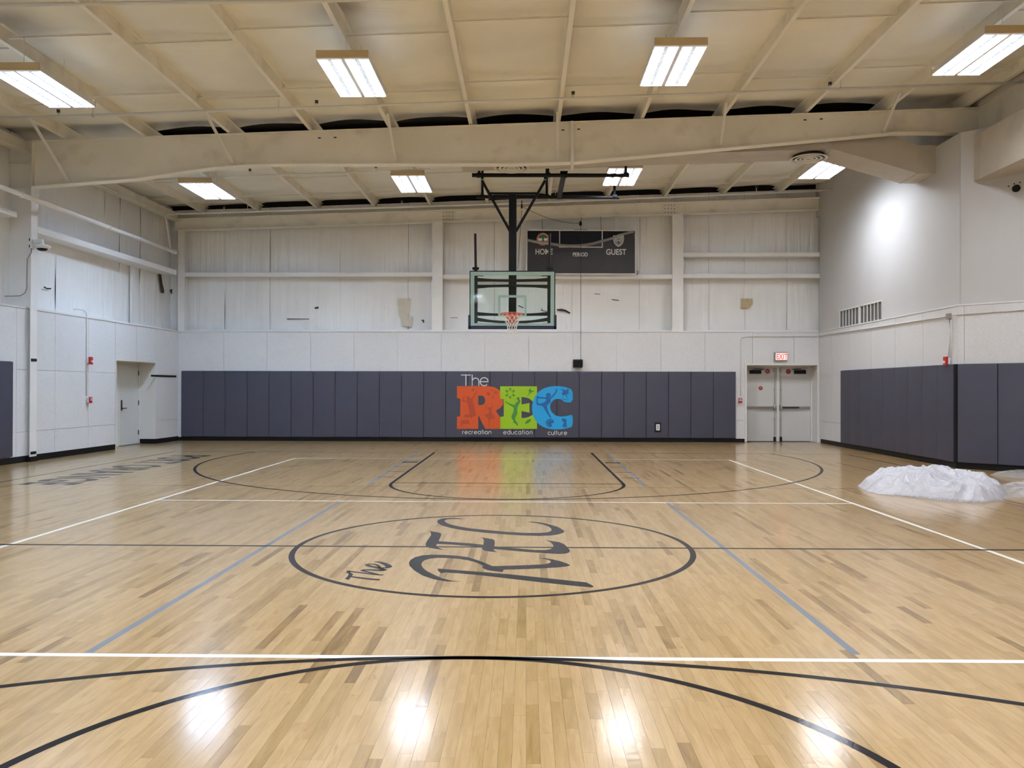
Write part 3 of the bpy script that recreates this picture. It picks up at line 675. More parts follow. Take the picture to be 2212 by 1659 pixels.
# frames across the hall
RB = [(-9.845, 5.475), (-7.74, 5.63), (-6.2, 5.85), (-5.6, 5.89), (-4.95, 5.91), (-.34, 5.90), (.6, 5.92), (1.03, 5.94), (6.94, 6.465), (7.2, 6.49), (7.6, 6.495), (8.86, 6.475)]
def rtop(X): return 6.70+.0313*(X+.34)-.012
for n_, Yf in enumerate(RAFY):
    lab = 'deep beige steel roof beam spanning the hall overhead in mid frame' if n_ == 0 else 'deep beige steel roof beam behind the viewer, number %d back' % n_
    t = thing('roof_beam', lab, 'beam', (0, Yf, 6)); TT = Matrix.Translation((0, -Yf, -6))
    b = MB(TT); top = [(x, Yf, rtop(x)-.002) for x, _ in RB]; bot = [(x, Yf, z+.006) for x, z in RB]
    for i in range(len(RB)-1):
        b.prism([bot[i], bot[i+1], top[i+1], top[i]], (0, .010, 0))
    b.build('web', 'steel', t)
    b = MB(TT)
    for i in range(len(RB)-1): b.prism([(RB[i][0], Yf-.10, RB[i][1]), (RB[i+1][0], Yf-.10, RB[i+1][1]), (RB[i+1][0], Yf-.10, RB[i+1][1]+.016), (RB[i][0], Yf-.10, RB[i][1]+.016)], (0, .21, 0))
    b.build('lower_flange', 'steel_lit', t)
    b = MB(TT); b.prism([(RB[0][0], Yf-.10, rtop(RB[0][0])-.002), (8.86, Yf-.10, rtop(8.86)-.002), (8.86, Yf-.10, rtop(8.86)+.010), (RB[0][0], Yf-.10, rtop(RB[0][0])+.010)], (0, .21, 0)); b.build('upper_flange', 'steel', t)
    b = MB(TT); b.box(-9.86, -9.845, Yf-.09, Yf, 5.47, rtop(-9.85)-.01); b.build('end_plate', 'steel', t)
    if n_ == 0:
        b = MB(TT)
        for px, py in ((690, 298), (724, 297), (1216, 281), (1250, 279), (1739, 259), (1774, 257)):
            p = PY(px, py, Yf-.001); b.box(p.x-.028, p.x+.028, Yf-.004, Yf, p.z-.011, p.z+.011)
        b.build('slot_hole', 'tear', t)
        for (xa, ya, xb, yb) in ((68, 262, 148, 393), (440, 238, 503, 357), (835, 245, 853, 351), (1202, 240, 1203, 348), (1567, 222, 1554, 318), (1942, 200, 1905, 288)):
            p1 = PY(xb, yb, Yf-.03); k = None
            # upper end sits on the purlin above, nearer the viewer
            d = _ray(xa, ya); X0 = p1.x
            tt = (roofz(X0)+.03-CH)/d.z; p0 = CAMPOS+d*tt
            b = MB(TT); b.bar(p0, p1, .05, .012, (1, 0, 0)); b.bar(p0+Vector((.02, 0, 0)), p1+Vector((.02, 0, 0)), .010, .045, (1, 0, 0)); b.build('flange_brace', 'steel_white', t)
        p0, p1 = PY(1236, 262, Yf-.12), PY(1237, 368, Yf-.12); b = MB(TT); b.box(p0.x-.03, p0.x+.03, Yf-.145, Yf-.095, p1.z, p0.z); b.cyl((p0.x, Yf-.12, p0.z-.03), (p0.x+.07, Yf-.12, p0.z-.03), .02, 8); b.build('hanger_strut', 'steel_white', t)
    # left column of the frame
    t = thing('frame_column', 'tall white frame column against the left wall carrying the deep roof beam' if n_ == 0 else 'tall frame column behind the viewer, number %d back' % n_, 'column', (-9.87, Yf, 0))
    TT = Matrix.Translation((9.87, -Yf, 0))
    b = MB(TT); b.box(-9.865, -9.848, Yf-.10, Yf+.11, .005, 5.47); b.build('inner_flange', 'steel_white', t)
    b = MB(TT); b.box(-10.40, -9.865, Yf, Yf+.01, .0, roofz(-10.1)-.04) if False else b.prism([(-10.02, Yf, .005), (-9.865, Yf, .005), (-9.865, Yf, 6.42), (-10.02, Yf, 6.42)], (0, .01, 0))
    b.prism([(-10.36, Yf, LEDGE+.02), (-10.02, Yf, LEDGE+.02), (-10.02, Yf, 6.42), (-10.36, Yf, 6.41)], (0, .01, 0)); b.build('web', 'steel_white', t)
    b = MB(TT); b.box(-10.34, -9.866, Yf-.07, Yf, 5.93, 5.945); b.box(-10.34, -9.866, Yf-.07, Yf, 5.45, 5.462); b.build('stiffener', 'steel', t)
    b = MB(TT); b.box(-9.848, -9.838, Yf-.085, Yf+.09, 2.0, 2.055); b.box(-9.848, -9.838, Yf-.085, Yf+.09, .145, .20); b.box(-10.0, -9.83, Yf-.115, Yf+.125, .0, .10); b.build('black_strip', 'rubber', t)

# rectangular duct behind the mid beam, going down into the right wall
YD0, YD1 = 16.02, 16.80
def dq(x, y): p = PY(x, y, YD0); return (p.x, p.z)
t = thing('air_duct', 'beige rectangular air duct behind the deep roof beam ending in the right wall', 'duct', (4, YD0, 6.2))
TT = Matrix.Translation((-4, -YD0, -6.2))
def dprism(name, pts, m='duct', grow=0):
    b = MB(TT); b.prism([(x, YD0-grow, z) for x, z in pts], (0, YD1-YD0+2*grow, 0)); return b.build(name, m, t)
s1 = [(-1.35, 6.055), (2.6, 6.17), (2.6, 6.55), (-1.35, 6.44)]
s2 = [(2.6, 6.17), (6.1, 6.27), (6.1, 6.72), (2.6, 6.55)]
s3 = [(6.1, 6.27), (7.80, 5.775), (7.80, 6.335), (7.15, 6.60), (6.1, 6.72)]
s4 = [(7.80, 5.775), (8.4, 5.775), (8.4, 6.335), (7.80, 6.335)]
for s in (s1, s2, s3, s4): dprism('duct_section', s)
for xx, z0, z1 in ((6.1, 6.262, 6.725), (7.80, 5.767, 6.343), (8.02, 5.769, 6.343)):
    dprism('duct_seam', [(xx-.012, z0), (xx+.012, z0), (xx+.012, z1), (xx-.012, z1)], grow=.006)
for cx, lab in ((PY(1105, 364, 16.45).x, 'left'), (PY(1745, 343, 16.45).x, 'right')):
    zc = 6.055+.029*(cx+1.35)
    prof = []
    b = MB(TT)
    for rr in (.37, .27, .185, .105):
        b.lathe((cx, 16.41, zc-.085), [(rr, .004), (rr-.012, -.006), (rr-.040, -.004), (rr-.048, .03), (rr-.054, .03), (rr-.042, .004), (rr-.012, .012), (rr, .004)], 36)
    b.cyl((cx, 16.41, zc-.085), (cx, 16.41, zc-.09), .03, 16)
    o = b.build('round_diffuser', 'frame', t, smooth=True, fix=False)
    b = MB(TT); b.cyl((cx, 16.41, zc), (cx, 16.41, zc-.045), .31, 32); b.build('diffuser_throat', 'dark', t)
# duct box at the far right, coming out of the angled wall toward the viewer
t = thing('air_duct', 'large dusty box duct at the upper right coming out of the angled wall', 'duct', (8.6, 12, 5.75)); TT = Matrix.Translation((-8.6, -12, -5.75))
b = MB(TT); b.prism([(8.30, 14.95, 5.34), (8.85, 14.95, 5.34), (8.85, 14.95, 6.18), (8.30, 14.95, 6.18)], (0, -9, 0)); b.build('duct_section', 'duct', t)
b = MB(TT); b.box(8.285, 8.30, 14.72, 14.80, 5.33, 6.19); b.build('duct_seam', 'duct', t)
p = PR2(2195, 407, -.05)
t = thing('round_speaker', 'small black round speaker on the upper right wall under the box duct', 'speaker', p); o = MB(T2w)
q = T2w.inverted() @ p
b = MB(Matrix.Translation(-p) @ T2w); b.lathe((q.x, -.055, q.z), [(.0, .03), (.05, .028), (.062, .02), (.068, 0)], 20, axis='y'); b.build('grille', 'black_dull', t)
b = MB(Matrix.Translation(-p) @ T2w)
for dx, dz in ((-.12, .06), (.06, .10), (-.03, .09)):
    b = MB(Matrix.Translation(-p) @ T2w); b.lathe((q.x+dx, -.055, q.z+dz), [(0, .008), (.012, .006), (.013, 0)], 8, axis='y'); b.build('screw', 'black_dull', t)
pass

# ------------------------------------------------------------------ sprinkler and gas pipes
def pipe(label, pts, r, heads=(), clamps=(), hangers=(), cat='pipe', name='sprinkler_pipe', m='steel_white'):
    p0 = Vector(pts[0]); t = thing(name, label, cat, p0); TT = Matrix.Translation(-p0)
    b = MB(TT); b.tube(pts, r, 10); b.build('pipe_run', m, t, smooth=True)
    for h in heads:
        b = MB(TT); h = Vector(h); b.cyl(h, h+Vector((0, 0, r+.05)), .012, 8); b.m = 1
        b.cyl(h+Vector((0, 0, r+.05)), h+Vector((0, 0, r+.075)), .03, 10); b.cyl(h+Vector((0, 0, r+.09)), h+Vector((0, 0, r+.10)), .034, 10)
        b.cyl(h+Vector((0, 0, r+.05)), h+Vector((0, 0, r+.10)), .014, 6); b.build('sprinkler_head', [m, 'brass'], t)
    for h in clamps:
        b = MB(TT); h = Vector(h); d = (Vector(pts[1])-Vector(pts[0])).normalized(); b.cyl(h-d*.025, h+d*.025, r*1.35, 10); b.build('coupling', m, t)
    for h in hangers:
        b = MB(TT); h = Vector(h); b.cyl(h, (h.x, h.y, roofz(h.x)+.1), .006, 6); b.lathe(h, [(r*1.4, -.01), (r*1.4, .01), (r*1.1, .01), (r*1.1, -.01)], 10, axis='x'); b.build('hanger', m, t)
    return t
Y2 = 14.35
ps = [PY(x, y, Y2) for x, y in ((-60, 258), (2212, 178))]; ps[1] = PY(2240, 177, Y2)
on = lambda x, y: PY(x, y, Y2)
pipe('cream sprinkler pipe running in front of the deep roof beam', ps, .024, [on(126, 252), on(684, 232), on(1238, 213), on(1793, 193)], [on(788, 229), on(1622, 199)], [on(200, 250), on(602, 235), on(1422, 206), on(1816, 192)])
Y1 = 10.4
pipe('cream sprinkler pipe at the very top left edge of the picture', [PY(-200, 13, Y1), PY(700, 1, Y1), PY(2400, -40, Y1)], .026, [PY(385, 3, Y1)])
Y3 = 18.5
on = lambda x, y: PY(x, y, Y3)
pipe('thin cream sprinkler pipe just behind the deep roof beam, left half', [on(330, 388), on(930, 366)], .018, [on(540, 376), on(812, 369)], [on(863, 367)])
Y4 = 21.4
on = lambda x, y: PY(x, y, Y4)
c0 = on(357, 464); top_ = on(363, 463)
pipe('cream sprinkler pipe along the top of the back wall turning down in the left corner', [on(368, 536), on(359, 476), on(357, 468), on(363, 463), on(372, 462.5), on(1100, 440), on(1829, 409.5)], .024,
     [on(484, 455), on(868, 443), on(1634, 413)], [on(380, 462), on(910, 445), on(1447, 427)], [on(535, 458), on(1200, 437)])
pa, pb = PP(-30, 392, Vector((LX(16), 16, 0))+LN*.42, LN), PP(380, 545.5, Vector((LX(16), 16, 0))+LN*.42, LN)
mid_ = lambda f: pa+(pb-pa)*f
pipe('thick cream pipe running along the left wall above the rail', [pa, pb], .045, (), [mid_(.13), mid_(.55), mid_(.985)])

# conduits
def run(label, pts, r, name='conduit', m='conduit', straps=()):
    p0 = Vector(pts[0]); t = thing(name, label, 'conduit', p0); b = MB(Matrix.Translation(-p0)); b.tube(pts, r, 8); b.build('tube_run', m, t, smooth=True)
    for s in straps: b = MB(Matrix.Translation(-p0)); s = Vector(s); b.box(s.x-.03, s.x+.03, s.y-.012, s.y+.012, s.z-.012, s.z+.012); b.build('strap', m, t)
    return t
on = lambda x, y: PY(x, y, YB-.014)
cor = [on(1599.5, 855), on(1599.5, 800), on(1599.5, 740), on(1601, 732), on(1606, 728), on(1614, 727), on(1765, 727)]
run('pale conduit arching over the double doors from the fire pull', cor, .012)
pr = lambda x, y: PX(x, y, XR-.014)
run('pale conduit along the top of the right lower wall', [Vector((XR-.014, YB-.05, pr(1790, 722).z)), pr(1850, 713), pr(2045, 683.5)], .013)
c2p = lambda x, y: PR2(x, y, .016)
run('pale conduit on the angled right wall toward the picture edge', [c2p(2058, 680.5), c2p(2212, 669), c2p(2260, 666)], .013)
run('pair of pale conduits dropping to the strobe on the right wall', [pr(2050, 690), pr(2051, 740), pr(2048, 772)], .010)
run('second pale conduit dropping beside the first to the right strobe', [pr(2054.5, 690), pr(2055.5, 740), pr(2053, 772)], .010)
p = pr(2051, 683); t = thing('junction_box', 'small grey junction box at the top of the right strobe conduits', 'electrical box', p)
b = MB(); b.box(-.045, .012, -.055, .055, -.05, .05); b.build('box_body', 'louvre', t, bevel=.004)
pl = lambda x, y: PLft(x, y, .014)
run('pale conduit dropping down the left wall through the strobe to the fire pull', [pl(160, 668), pl(170, 668), pl(182, 671), pl(187, 678), pl(187.5, 700), pl(187.5, 770), pl(187, 855)], .011)
run('grey cable on the left frame column and bending away left below the camera', [Vector((-9.83, 15.69, 4.42)), PY(68, 545, 15.69), PY(59, 560, 15.69), PY(58, 600, 15.69), PY(58, 622, 15.69), PY(54, 633, 15.69), PY(44, 639, 15.69), PY(-4, 640, 15.69), PY(-12, 648, 15.60), PY(-14, 672, 15.55)], .010, m='louvre')

# fire devices ------------------------------------------------------------
def strobe(label, p, T):
    t = thing('fire_strobe', label, 'fire alarm', p); Tm = T.to_3x3().to_4x4()
    b = MB(Tm); b.box(-.055, .055, 0, .045, -.06, .06); b.build('back_box', 'white', t, bevel=.004)
    b = MB(Tm); b.box(-.06, .06, .045, .085, -.085, .085); b.build('red_housing', 'red', t, bevel=.012)
    b = MB(Tm); b.box(-.022, .022, .085, .11, -.04, .005); b.build('strobe_lens', 'white', t, bevel=.006)
def pull(label, p, T):
    t = thing('fire_pull_station', label, 'fire alarm', p); Tm = T.to_3x3().to_4x4()
    b = MB(Tm); b.box(-.045, .045, 0, .05, -.055, .055); b.build('back_box', 'white', t, bevel=.004)
    b = MB(Tm); b.box(-.05, .05, .05, .075, -.07, .07); b.build('red_housing', 'red', t, bevel=.006)
    b = MB(Tm); b.box(-.036, .036, .075, .09, -.012, .012); b.box(-.03, .03, .075, .079, .03, .05); b.build('pull_handle', 'white', t)
strobe('red fire strobe high on the left wall conduit', pl(190, 779), TL)
pull('red fire pull station low on the left wall conduit', pl(190, 864), TL)
strobe('red fire strobe on the right wall above the pads', pr(2050, 780), TR)
pull('red fire pull station between the back pads and the double doors', on(1598, 865), TB)

# ------------------------------------------------------------------ left door
d1 = struct(MB().build('door_1', 'frame')) if False else None
dX = -.50
b = MB(TL); fy0, fy1 = DLY1-16-.95-.03, DLY1-16-.06
b.box(DLY0-16, DLY1-16, -.52, -.50, 0, DLZ); door1 = struct(b.build('door_1', 'frame', fix=False))
b = MB(TL); b.box(fy0, fy1, dX+.0, dX+.045, .02, 2.10); leaf = b.build('door_leaf', 'door', door1, bevel=.003, seg=1)
b = MB(TL); b.box(fy0-.05, fy0-.004, dX, dX+.06, 0, 2.14); b.box(fy1+.004, fy1+.06, dX, dX+.06, 0, 2.14); b.box(fy0-.05, fy1+.06, dX, dX+.06, 2.104, 2.15); b.build('door_frame', 'frame', door1)
b = MB(TL); b.box(DLY0-16-.0, DLY0-16+.045, -.5, .006, 0, DLZ); b.box(DLY1-16-.02, DLY1-16, -.5, .0, 0, DLZ); b.box(DLY0-16, DLY1-16, -.5, .006, DLZ-.02, DLZ); b.build('door_reveal', 'frame', door1)
b = MB(TL); b.box(fy0-.9, fy0-.05, dX+.02, dX+.05, 0, DLZ-.02); b.build('side_panel', 'frame', door1)
for z in (.30, 1.08, 1.86):
    b = MB(TL); b.cyl(Vector((fy1+.002, dX+.056, z-.06)), Vector((fy1+.002, dX+.056, z+.06)), .014, 8); b.build('hinge', 'bronze', leaf)
hx = fy0+.09
b = MB(TL); b.box(hx-.032, hx+.032, dX+.045, dX+.062, .90, 1.16); b.build('lock_plate', 'bronze', leaf, bevel=.005, seg=1)
b = MB(TL); b.cyl((hx, dX+.06, .95), (hx, dX+.11, .95), .014, 8); b.bar((hx, dX+.105, .95), (hx+.15, dX+.105, .955), .02, .022); b.build('lever_handle', 'bronze', leaf)
b = MB(TL); b.box(fy0-.05, fy1+.06, dX-.02, dX+.12, -.003, .018); b.build('threshold', 'chrome', door1)
# dark groove on the wall right of the door
p0, p1 = PLft(326, 811.5), PLft(380, 812.5)
t = thing('wall_slot', 'thin black strip on the left wall between door and back corner', 'strip', p0)
b = MB(Matrix.Translation(-p0)); b.bar(p0+LN*.006, Vector((p1.x, p1.y, p0.z))+LN*.006, .012, .05); b.build('black_strip', 'rubber', t)

# ------------------------------------------------------------------ double doors
dY = YB+.40
b = MB(); b.box(DX0-.02, DX1+.02, dY+.06, dY+.1, 0, DZ); door2 = struct(b.build('door_2', 'dark', fix=False))
b = MB(); b.box(DX0-.02, DX0+.005, YB+.002, dY+.06, 0, DZ); b.box(DX1-.005, DX1+.02, YB+.002, dY+.06, 0, DZ); b.box(DX0+.005, DX1-.005, YB+.002, dY+.06, DZ-.005, DZ+.02); b.build('door_reveal', 'frame', door2)
b = MB(); b.box(DX0-.06, DX0, YB-.02, YB, 0, DZ+.06); b.box(DX1, DX1+.05, YB-.02, YB, 0, DZ+.06); b.box(DX0, DX1, YB-.02, YB, DZ, DZ+.06); b.build('door_casing', 'frame', door2)
b = MB(); b.box(DX0, DX0+.04, dY-.02, dY+.05, 0, DZ-.02); b.box(DX1-.05, DX1, dY-.02, dY+.05, 0, DZ-.02); b.box(DX0, DX1, dY-.02, dY+.05, DZ-.05, DZ-.004); b.build('door_frame', 'frame', door2)
xm = (DX0+DX1)/2-.0
b = MB(); b.box(xm-.036, xm+.036, dY-.045, dY+.05, 0, DZ-.05); b.build('mullion', 'frame', door2, bevel=.003, seg=1)
for s, a, c in ((-1, DX0+.042, xm-.038), (1, xm+.038, DX1-.052)):
    b = MB(); b.box(a, c, dY, dY+.045, .008, DZ-.055); leaf = b.build('door_leaf', 'door', door2, bevel=.002, seg=1)
    rx = (c-.05) if s < 0 else (a+.05)
    b = MB(); b.cyl((rx, dY-.025, .06), (rx, dY-.025, DZ-.07), .009, 8); b.box(rx-.018, rx+.018, dY-.04, dY, .0, .14) ; b.box(rx-.022, rx+.022, dY-.05, dY, DZ-.19, DZ-.07)
    for z in (.62, 1.45): b.box(rx-.02, rx+.02, dY-.035, dY, z, z+.02)
    b.build('vertical_rod', 'chrome', leaf)
    b = MB(); b.box(rx-.025, rx+.025, dY-.052, dY, .008, .13); b.build('rod_foot', 'rubber', leaf)
    b = MB(); b.lathe((rx, dY, .965), [(.0, -.09), (.03, -.085), (.04, -.05), (.042, 0)], 20, axis='y', sy=2.3); b.build('latch_case', 'chrome', leaf, smooth=True)
    o0, o1 = (a+.0, rx-.03) if s < 0 else (rx+.03, c-.02); k = o0+(o1-o0)*(.42 if s < 0 else .6)
    b = MB(); b.box(o0, o1, dY-.045, dY, .925, .985); b.build('panic_bar', 'chrome', leaf, bevel=.004, seg=1)
    b = MB(); b.box(k if s < 0 else o0, o1 if s < 0 else k, dY-.07, dY-.045, .930, .980); b.build('push_pad', 'bronze' if s > 0 else 'chrome', leaf)
    ca = a+.14 if s < 0 else c-.14-.32
    b = MB(); b.box(ca, ca+.32, dY-.07, dY, DZ-.225, DZ-.13); b.build('door_closer', 'black_dull', leaf, bevel=.006, seg=1)
    b = MB(); b.bar((ca+.04 if s < 0 else ca+.28, dY-.075, DZ-.125), (ca+.40 if s < 0 else ca-.08, dY-.12, DZ-.10), .03, .012); b.bar((ca+.40 if s < 0 else ca-.08, dY-.12, DZ-.10), (ca+.12 if s < 0 else ca+.2, dY-.02, DZ-.085), .03, .012); b.build('closer_arm', 'black_dull', leaf)
    for sx, sy_, big in (((1658, 802, 1), (1643, 838.5, 0)) if s < 0 else ((1703, 802.5, 1),)):
        p = PY(sx, sy_, dY-.002); b = MB(); b.lathe((p.x, dY-.004, p.z), [(0, 0), (.068 if big else .06, 0), (.068 if big else .06, .004)], 24 if big else 8, axis='y'); b.m = 1
        b.box(p.x-.02, p.x+.02, dY-.0055, dY-.004, p.z-.005, p.z+.02)
        b.build('round_sticker', ['sticker', 'print_salmon'], leaf, fix=False)

# exit sign
p = PY(1686, 770.5, YB); t = thing('exit_sign', 'lit exit sign with red letters above the double doors', 'exit sign', p)
b = MB(); b.box(-.19, .17, -.07, 0, -.115, .115); b.build('housing', 'louvre', t, bevel=.006, seg=1)
b = MB(); b.box(-.155, .16, -.082, -.07, -.095, .095); b.build('sign_face', 'exit_face', t, bevel=.004, seg=1)
text_mesh('exit_letters', 'EXIT', .21, Matrix.Translation((.012, -.084, -.072)) @ Matrix.Rotation(PI/2, 4, 'X'), 'exit_red', t, bold=.004, sx=.72)

b = MB(); b.prism([(XR+.01, YC+.03, .11), (XR-.066, YC+.02, .11), (XR-.060, YC-.045, .11), (XR-.01, YC-.055, .11)], (0, 0, 1.84)); struct(b.build('trim_1', 'rubber'))
# ------------------------------------------------------------------ wall pads
pw, ph, pt = .6205, 1.83, .052
bm = MB(); bm.box(.004, pw-.004, 0, pt, 0, ph); padme = bm.build('wall_pad', 'pad', bevel=.014, seg=3); pad_mesh = padme.data; bpy.data.objects.remove(padme)
for pl_ in pad_mesh.polygons: pl_.use_smooth = True
bm = MB(); bm.box(-.0, pw, -.012, 0, -.012, ph+.006); bk = bm.build('pad_backing', 'pad_back'); back_mesh = bk.data; bpy.data.objects.remove(bk)
def pad(label, T, s, z, width=pw):
    t = bpy.data.objects.new('wall_pad', pad_mesh); COL.objects.link(t)
    t.matrix_world = T @ Matrix.Translation((s, .014, z)) @ Matrix.Diagonal((width/pw, 1, 1, 1)); tag(t, label, 'wall pad', 'grey wall pads')
    o = bpy.data.objects.new('backing_board', back_mesh); COL.objects.link(o); o.parent = t
    return t
ORD = ['first', 'second', 'third', 'fourth', 'fifth', 'sixth', 'seventh', 'eighth', 'ninth', 'tenth', 'eleventh', 'twelfth', 'thirteenth']
px0, px1 = -9.63, 5.785
NP = 25; wp = (px1-px0)/NP
mural = {12: 'with the left edge of the orange letter R', 13: 'behind the orange letter R', 14: 'behind the left part of the green letter E', 15: 'behind the meeting of green E and blue C', 16: 'behind the right part of the blue letter C'}
for i in range(NP):
    if i in mural: lab = 'grey wall pad %s on the back wall' % mural[i]
    elif i < 12: lab = '%s grey wall pad from the left end of the back wall row' % ORD[i]
    else: lab = '%s grey wall pad from the right end of the back wall row' % ORD[NP-1-i]
    pad(lab, TB, px0+wp*i, .115, wp)
for i in range(9): 
    s0 = YB-20.52+i*(20.52-YC+.0)/9
    pad('%s grey wall pad from the door end of the right wall' % ORD[i], TR, s0, .115, (20.52-YC)/9)
for i in range(4): pad('%s grey wall pad from the corner on the angled right wall' % ORD[i], T2w, .02+i*.66, .115, .66)
for i in range(8): pad('%s grey wall pad left of the frame column on the left wall' % ORD[i], TL, -.78-.62*(i+1), .145, .62)
p = PY(1421, 923, YB-.07); t = thing('wall_outlet', 'small white outlet in a black surround set in a back wall pad', 'outlet', p)
b = MB(); b.box(-.085, .085, -.012, .01, -.13, .13); b.build('black_surround', 'black_dull', t, bevel=.004, seg=1)
b = MB(); b.box(-.05, .05, -.018, -.012, -.085, .085); b.build('cover_plate', 'white', t)
b = MB(); b.box(-.018, .018, -.021, -.018, .01, .05); b.box(-.018, .018, -.021, -.018, -.05, -.01); b.build('socket', 'louvre', t)

# ------------------------------------------------------------------ mural printed across the back pads
YM = YB-.0665
t = thing('wall_mural', 'printed sign on the back pads with orange R, green E and blue C', 'sign', PY(1112, 945, YM)); LOC = Vector(t.location)
def mm_(k):
    def f(x, y): p = PY(960+x/7.373, 780+y/7.373, YM-.0012*k); return p-LOC
    return f
mR = [(200,398),(640,398),(700,401),(760,410),(820,427),(870,458),(905,500),(928,550),(937,610),(935,680),(918,715),(880,755),(820,790),(850,840),(885,890),(885,1080),(655,1080),(600,985),(548,870),(540,880),(540,1080),(200,1080),(200,885),(250,880),(255,605),(200,585)]
mRh = [(540,550),(590,551),(622,562),(642,588),(650,625),(642,665),(622,690),(590,700),(540,700)]
mE = [(888,402),(1475,402),(1475,1080),(888,1080),(888,890),(945,880),(945,605),(888,600)]
mEh = [(1228,573),(1290,578),(1345,595),(1390,625),(1440,680),(1450,740),(1440,800),(1400,860),(1340,890),(1285,905),(1228,907),(1228,795),(1355,822),(1355,668),(1228,690)]
mC_ = [(2045,460),(1950,418),(1850,400),(1750,397),(1640,412),(1540,455),(1460,530),(1410,630),(1393,740),(1405,850),(1450,950),(1530,1030),(1640,1075),(1760,1090),(1880,1085),(1980,1065),(2045,1040),(2045,845),(1960,872),(1880,885),(1810,880),(1750,855),(1700,800),(1680,740),(1690,680),(1725,630),(1775,603),(1830,600),(1870,615),(1915,657),(2045,658)]
mC = smooth_closed(mC_, 1)
poly2d('letter_r', [mR, mRh], mm_(1), 'print_orange', t); poly2d('letter_e', [mE, mEh], mm_(2), 'print_green', t); poly2d('letter_c', [mC], mm_(3), 'print_blue', t)
def circ(cx, cy, r, n=20): return [(cx+r*math.cos(2*PI*i/n), cy+r*math.sin(2*PI*i/n)) for i in range(n)]
def fig(name, pls, m, k): 
    for q in pls: poly2d(name, [smooth_closed(r_, 1) for r_ in q] if isinstance(q[0], list) else [smooth_closed(q, 1)], mm_(k), m, t)
fig('figure_print', [[(322,540),(325,570),(300,620),(350,632),(365,628),(352,600),(355,572),(378,556),(398,570),(408,598),(430,600),(450,570),(480,530),(520,468),(530,480),(502,530),(452,590),(448,640),(472,700),(482,760),(505,830),(500,870),(445,890),(430,928),(420,890),(335,897),(313,885),(322,848),(345,855),(402,850),(395,790),(380,720),(362,655),(330,650),(272,645),(295,590),(315,545)], circ(458,457,22),
     [(605,828),(650,852),(700,838),(717,780),(690,762),(665,735),(652,708),(662,703),(680,738),(700,752),(705,735),(720,730),(737,742),(735,755),(755,735),(760,700),(740,688),(748,685),(772,712),(768,748),(748,775),(752,830),(800,880),(812,905),(770,920),(722,925),(714,1058),(706,1058),(705,920),(665,895),(642,860)],
     [(265,945),(300,940),(340,945),(385,932),(395,960),(392,985),(405,1020),(385,1005),(360,995),(300,1000),(278,1035),(262,1035),(268,990)], circ(700,520,30), circ(820,498,30), circ(755,465,16), [(755,540),(790,540),(775,570),(805,600),(775,590),(755,612),(765,580)]], 'print_dkorange', 2)
fig('figure_print', [[(960,630),(1020,668),(1100,698),(1130,690),(1140,655),(1163,655),(1175,640),(1160,612),(1200,612),(1215,640),(1180,700),(1158,760),(1165,840),(1135,880),(1122,940),(1165,985),(1175,1040),(1150,1020),(1120,985),(1095,992),(1105,960),(1062,900),(1078,850),(1102,800),(1105,740),(1050,710),(975,660)], circ(1175,598,22),
     [(1300,464),(1350,468),(1358,435),(1375,440),(1385,478),(1455,472),(1385,497),(1350,522),(1325,565),(1317,562),(1352,500),(1350,476)], [(1278,1008),(1302,950),(1387,913),(1360,975)]]
    + [circ(1047+62*math.cos(a), 512+62*math.sin(a)*1.1, 15, 12) for a in [PI/2+k*PI/3 for k in range(6)]]
    + [[(1047+r*math.cos(a+d), 512+r*math.sin(a+d)) for r, d in ((34, -.12), (88, .42), (92, .48), (34, .14))] for a in [k*PI/3 for k in range(6)]]
    + [[(1047+r*math.cos(a+d), 512+r*math.sin(a+d)) for r, d in ((34, .12), (88, -.42), (92, -.48), (34, -.14))] for a in [k*PI/3 for k in range(6)]], 'print_dkgreen', 3)
fig('figure_print', [[[(1470,538),(1482,556),(1500,568),(1560,574),(1612,578),(1625,570),(1616,545),(1622,522),(1645,507),(1672,508),(1692,522),(1698,545),(1690,566),(1668,578),(1680,582),(1710,558),(1745,515),(1775,478),(1768,450),(1778,432),(1786,448),(1798,446),(1797,478),(1775,515),(1742,560),(1705,592),(1690,604),(1688,632),(1690,655),(1660,680),(1630,708),(1638,750),(1660,815),(1685,865),(1703,902),(1688,908),(1655,862),(1618,808),(1588,755),(1562,716),(1520,708),(1482,696),(1464,694)], [(1486,590),(1540,596),(1610,600),(1624,612),(1612,636),(1585,655),(1550,672),(1500,676),(1488,668)]],
     [(1880,903),(1920,922),(1948,930),(1942,1000),(1955,1052),(1873,1052),(1890,1000),(1908,960),(1882,968),(1868,945)],
     [(1855,440),(1900,452),(1940,470),(1950,445),(1975,442),(1985,470),(1965,490),(2008,535),(1960,510),(1940,560),(1975,580),(1945,585),(1925,540),(1915,530),(1885,565),(1880,530),(1865,520),(1895,480),(1860,455)],
     [(1855,575),(1880,598),(1960,610),(1985,612),(1960,622),(1880,610)]], 'print_dkblue', 4)
pal = smooth_closed([(1610,985),(1625,945),(1665,920),(1710,922),(1740,950),(1742,990),(1705,985),(1700,1005),(1725,1035),(1680,1050),(1635,1040)], 1)
poly2d('figure_print', [pal, circ(1640,965,9,8), circ(1665,945,9,8), circ(1700,945,9,8), circ(1635,1000,9,8), circ(1655,1022,9,8)], mm_(4), 'print_dkblue', t)
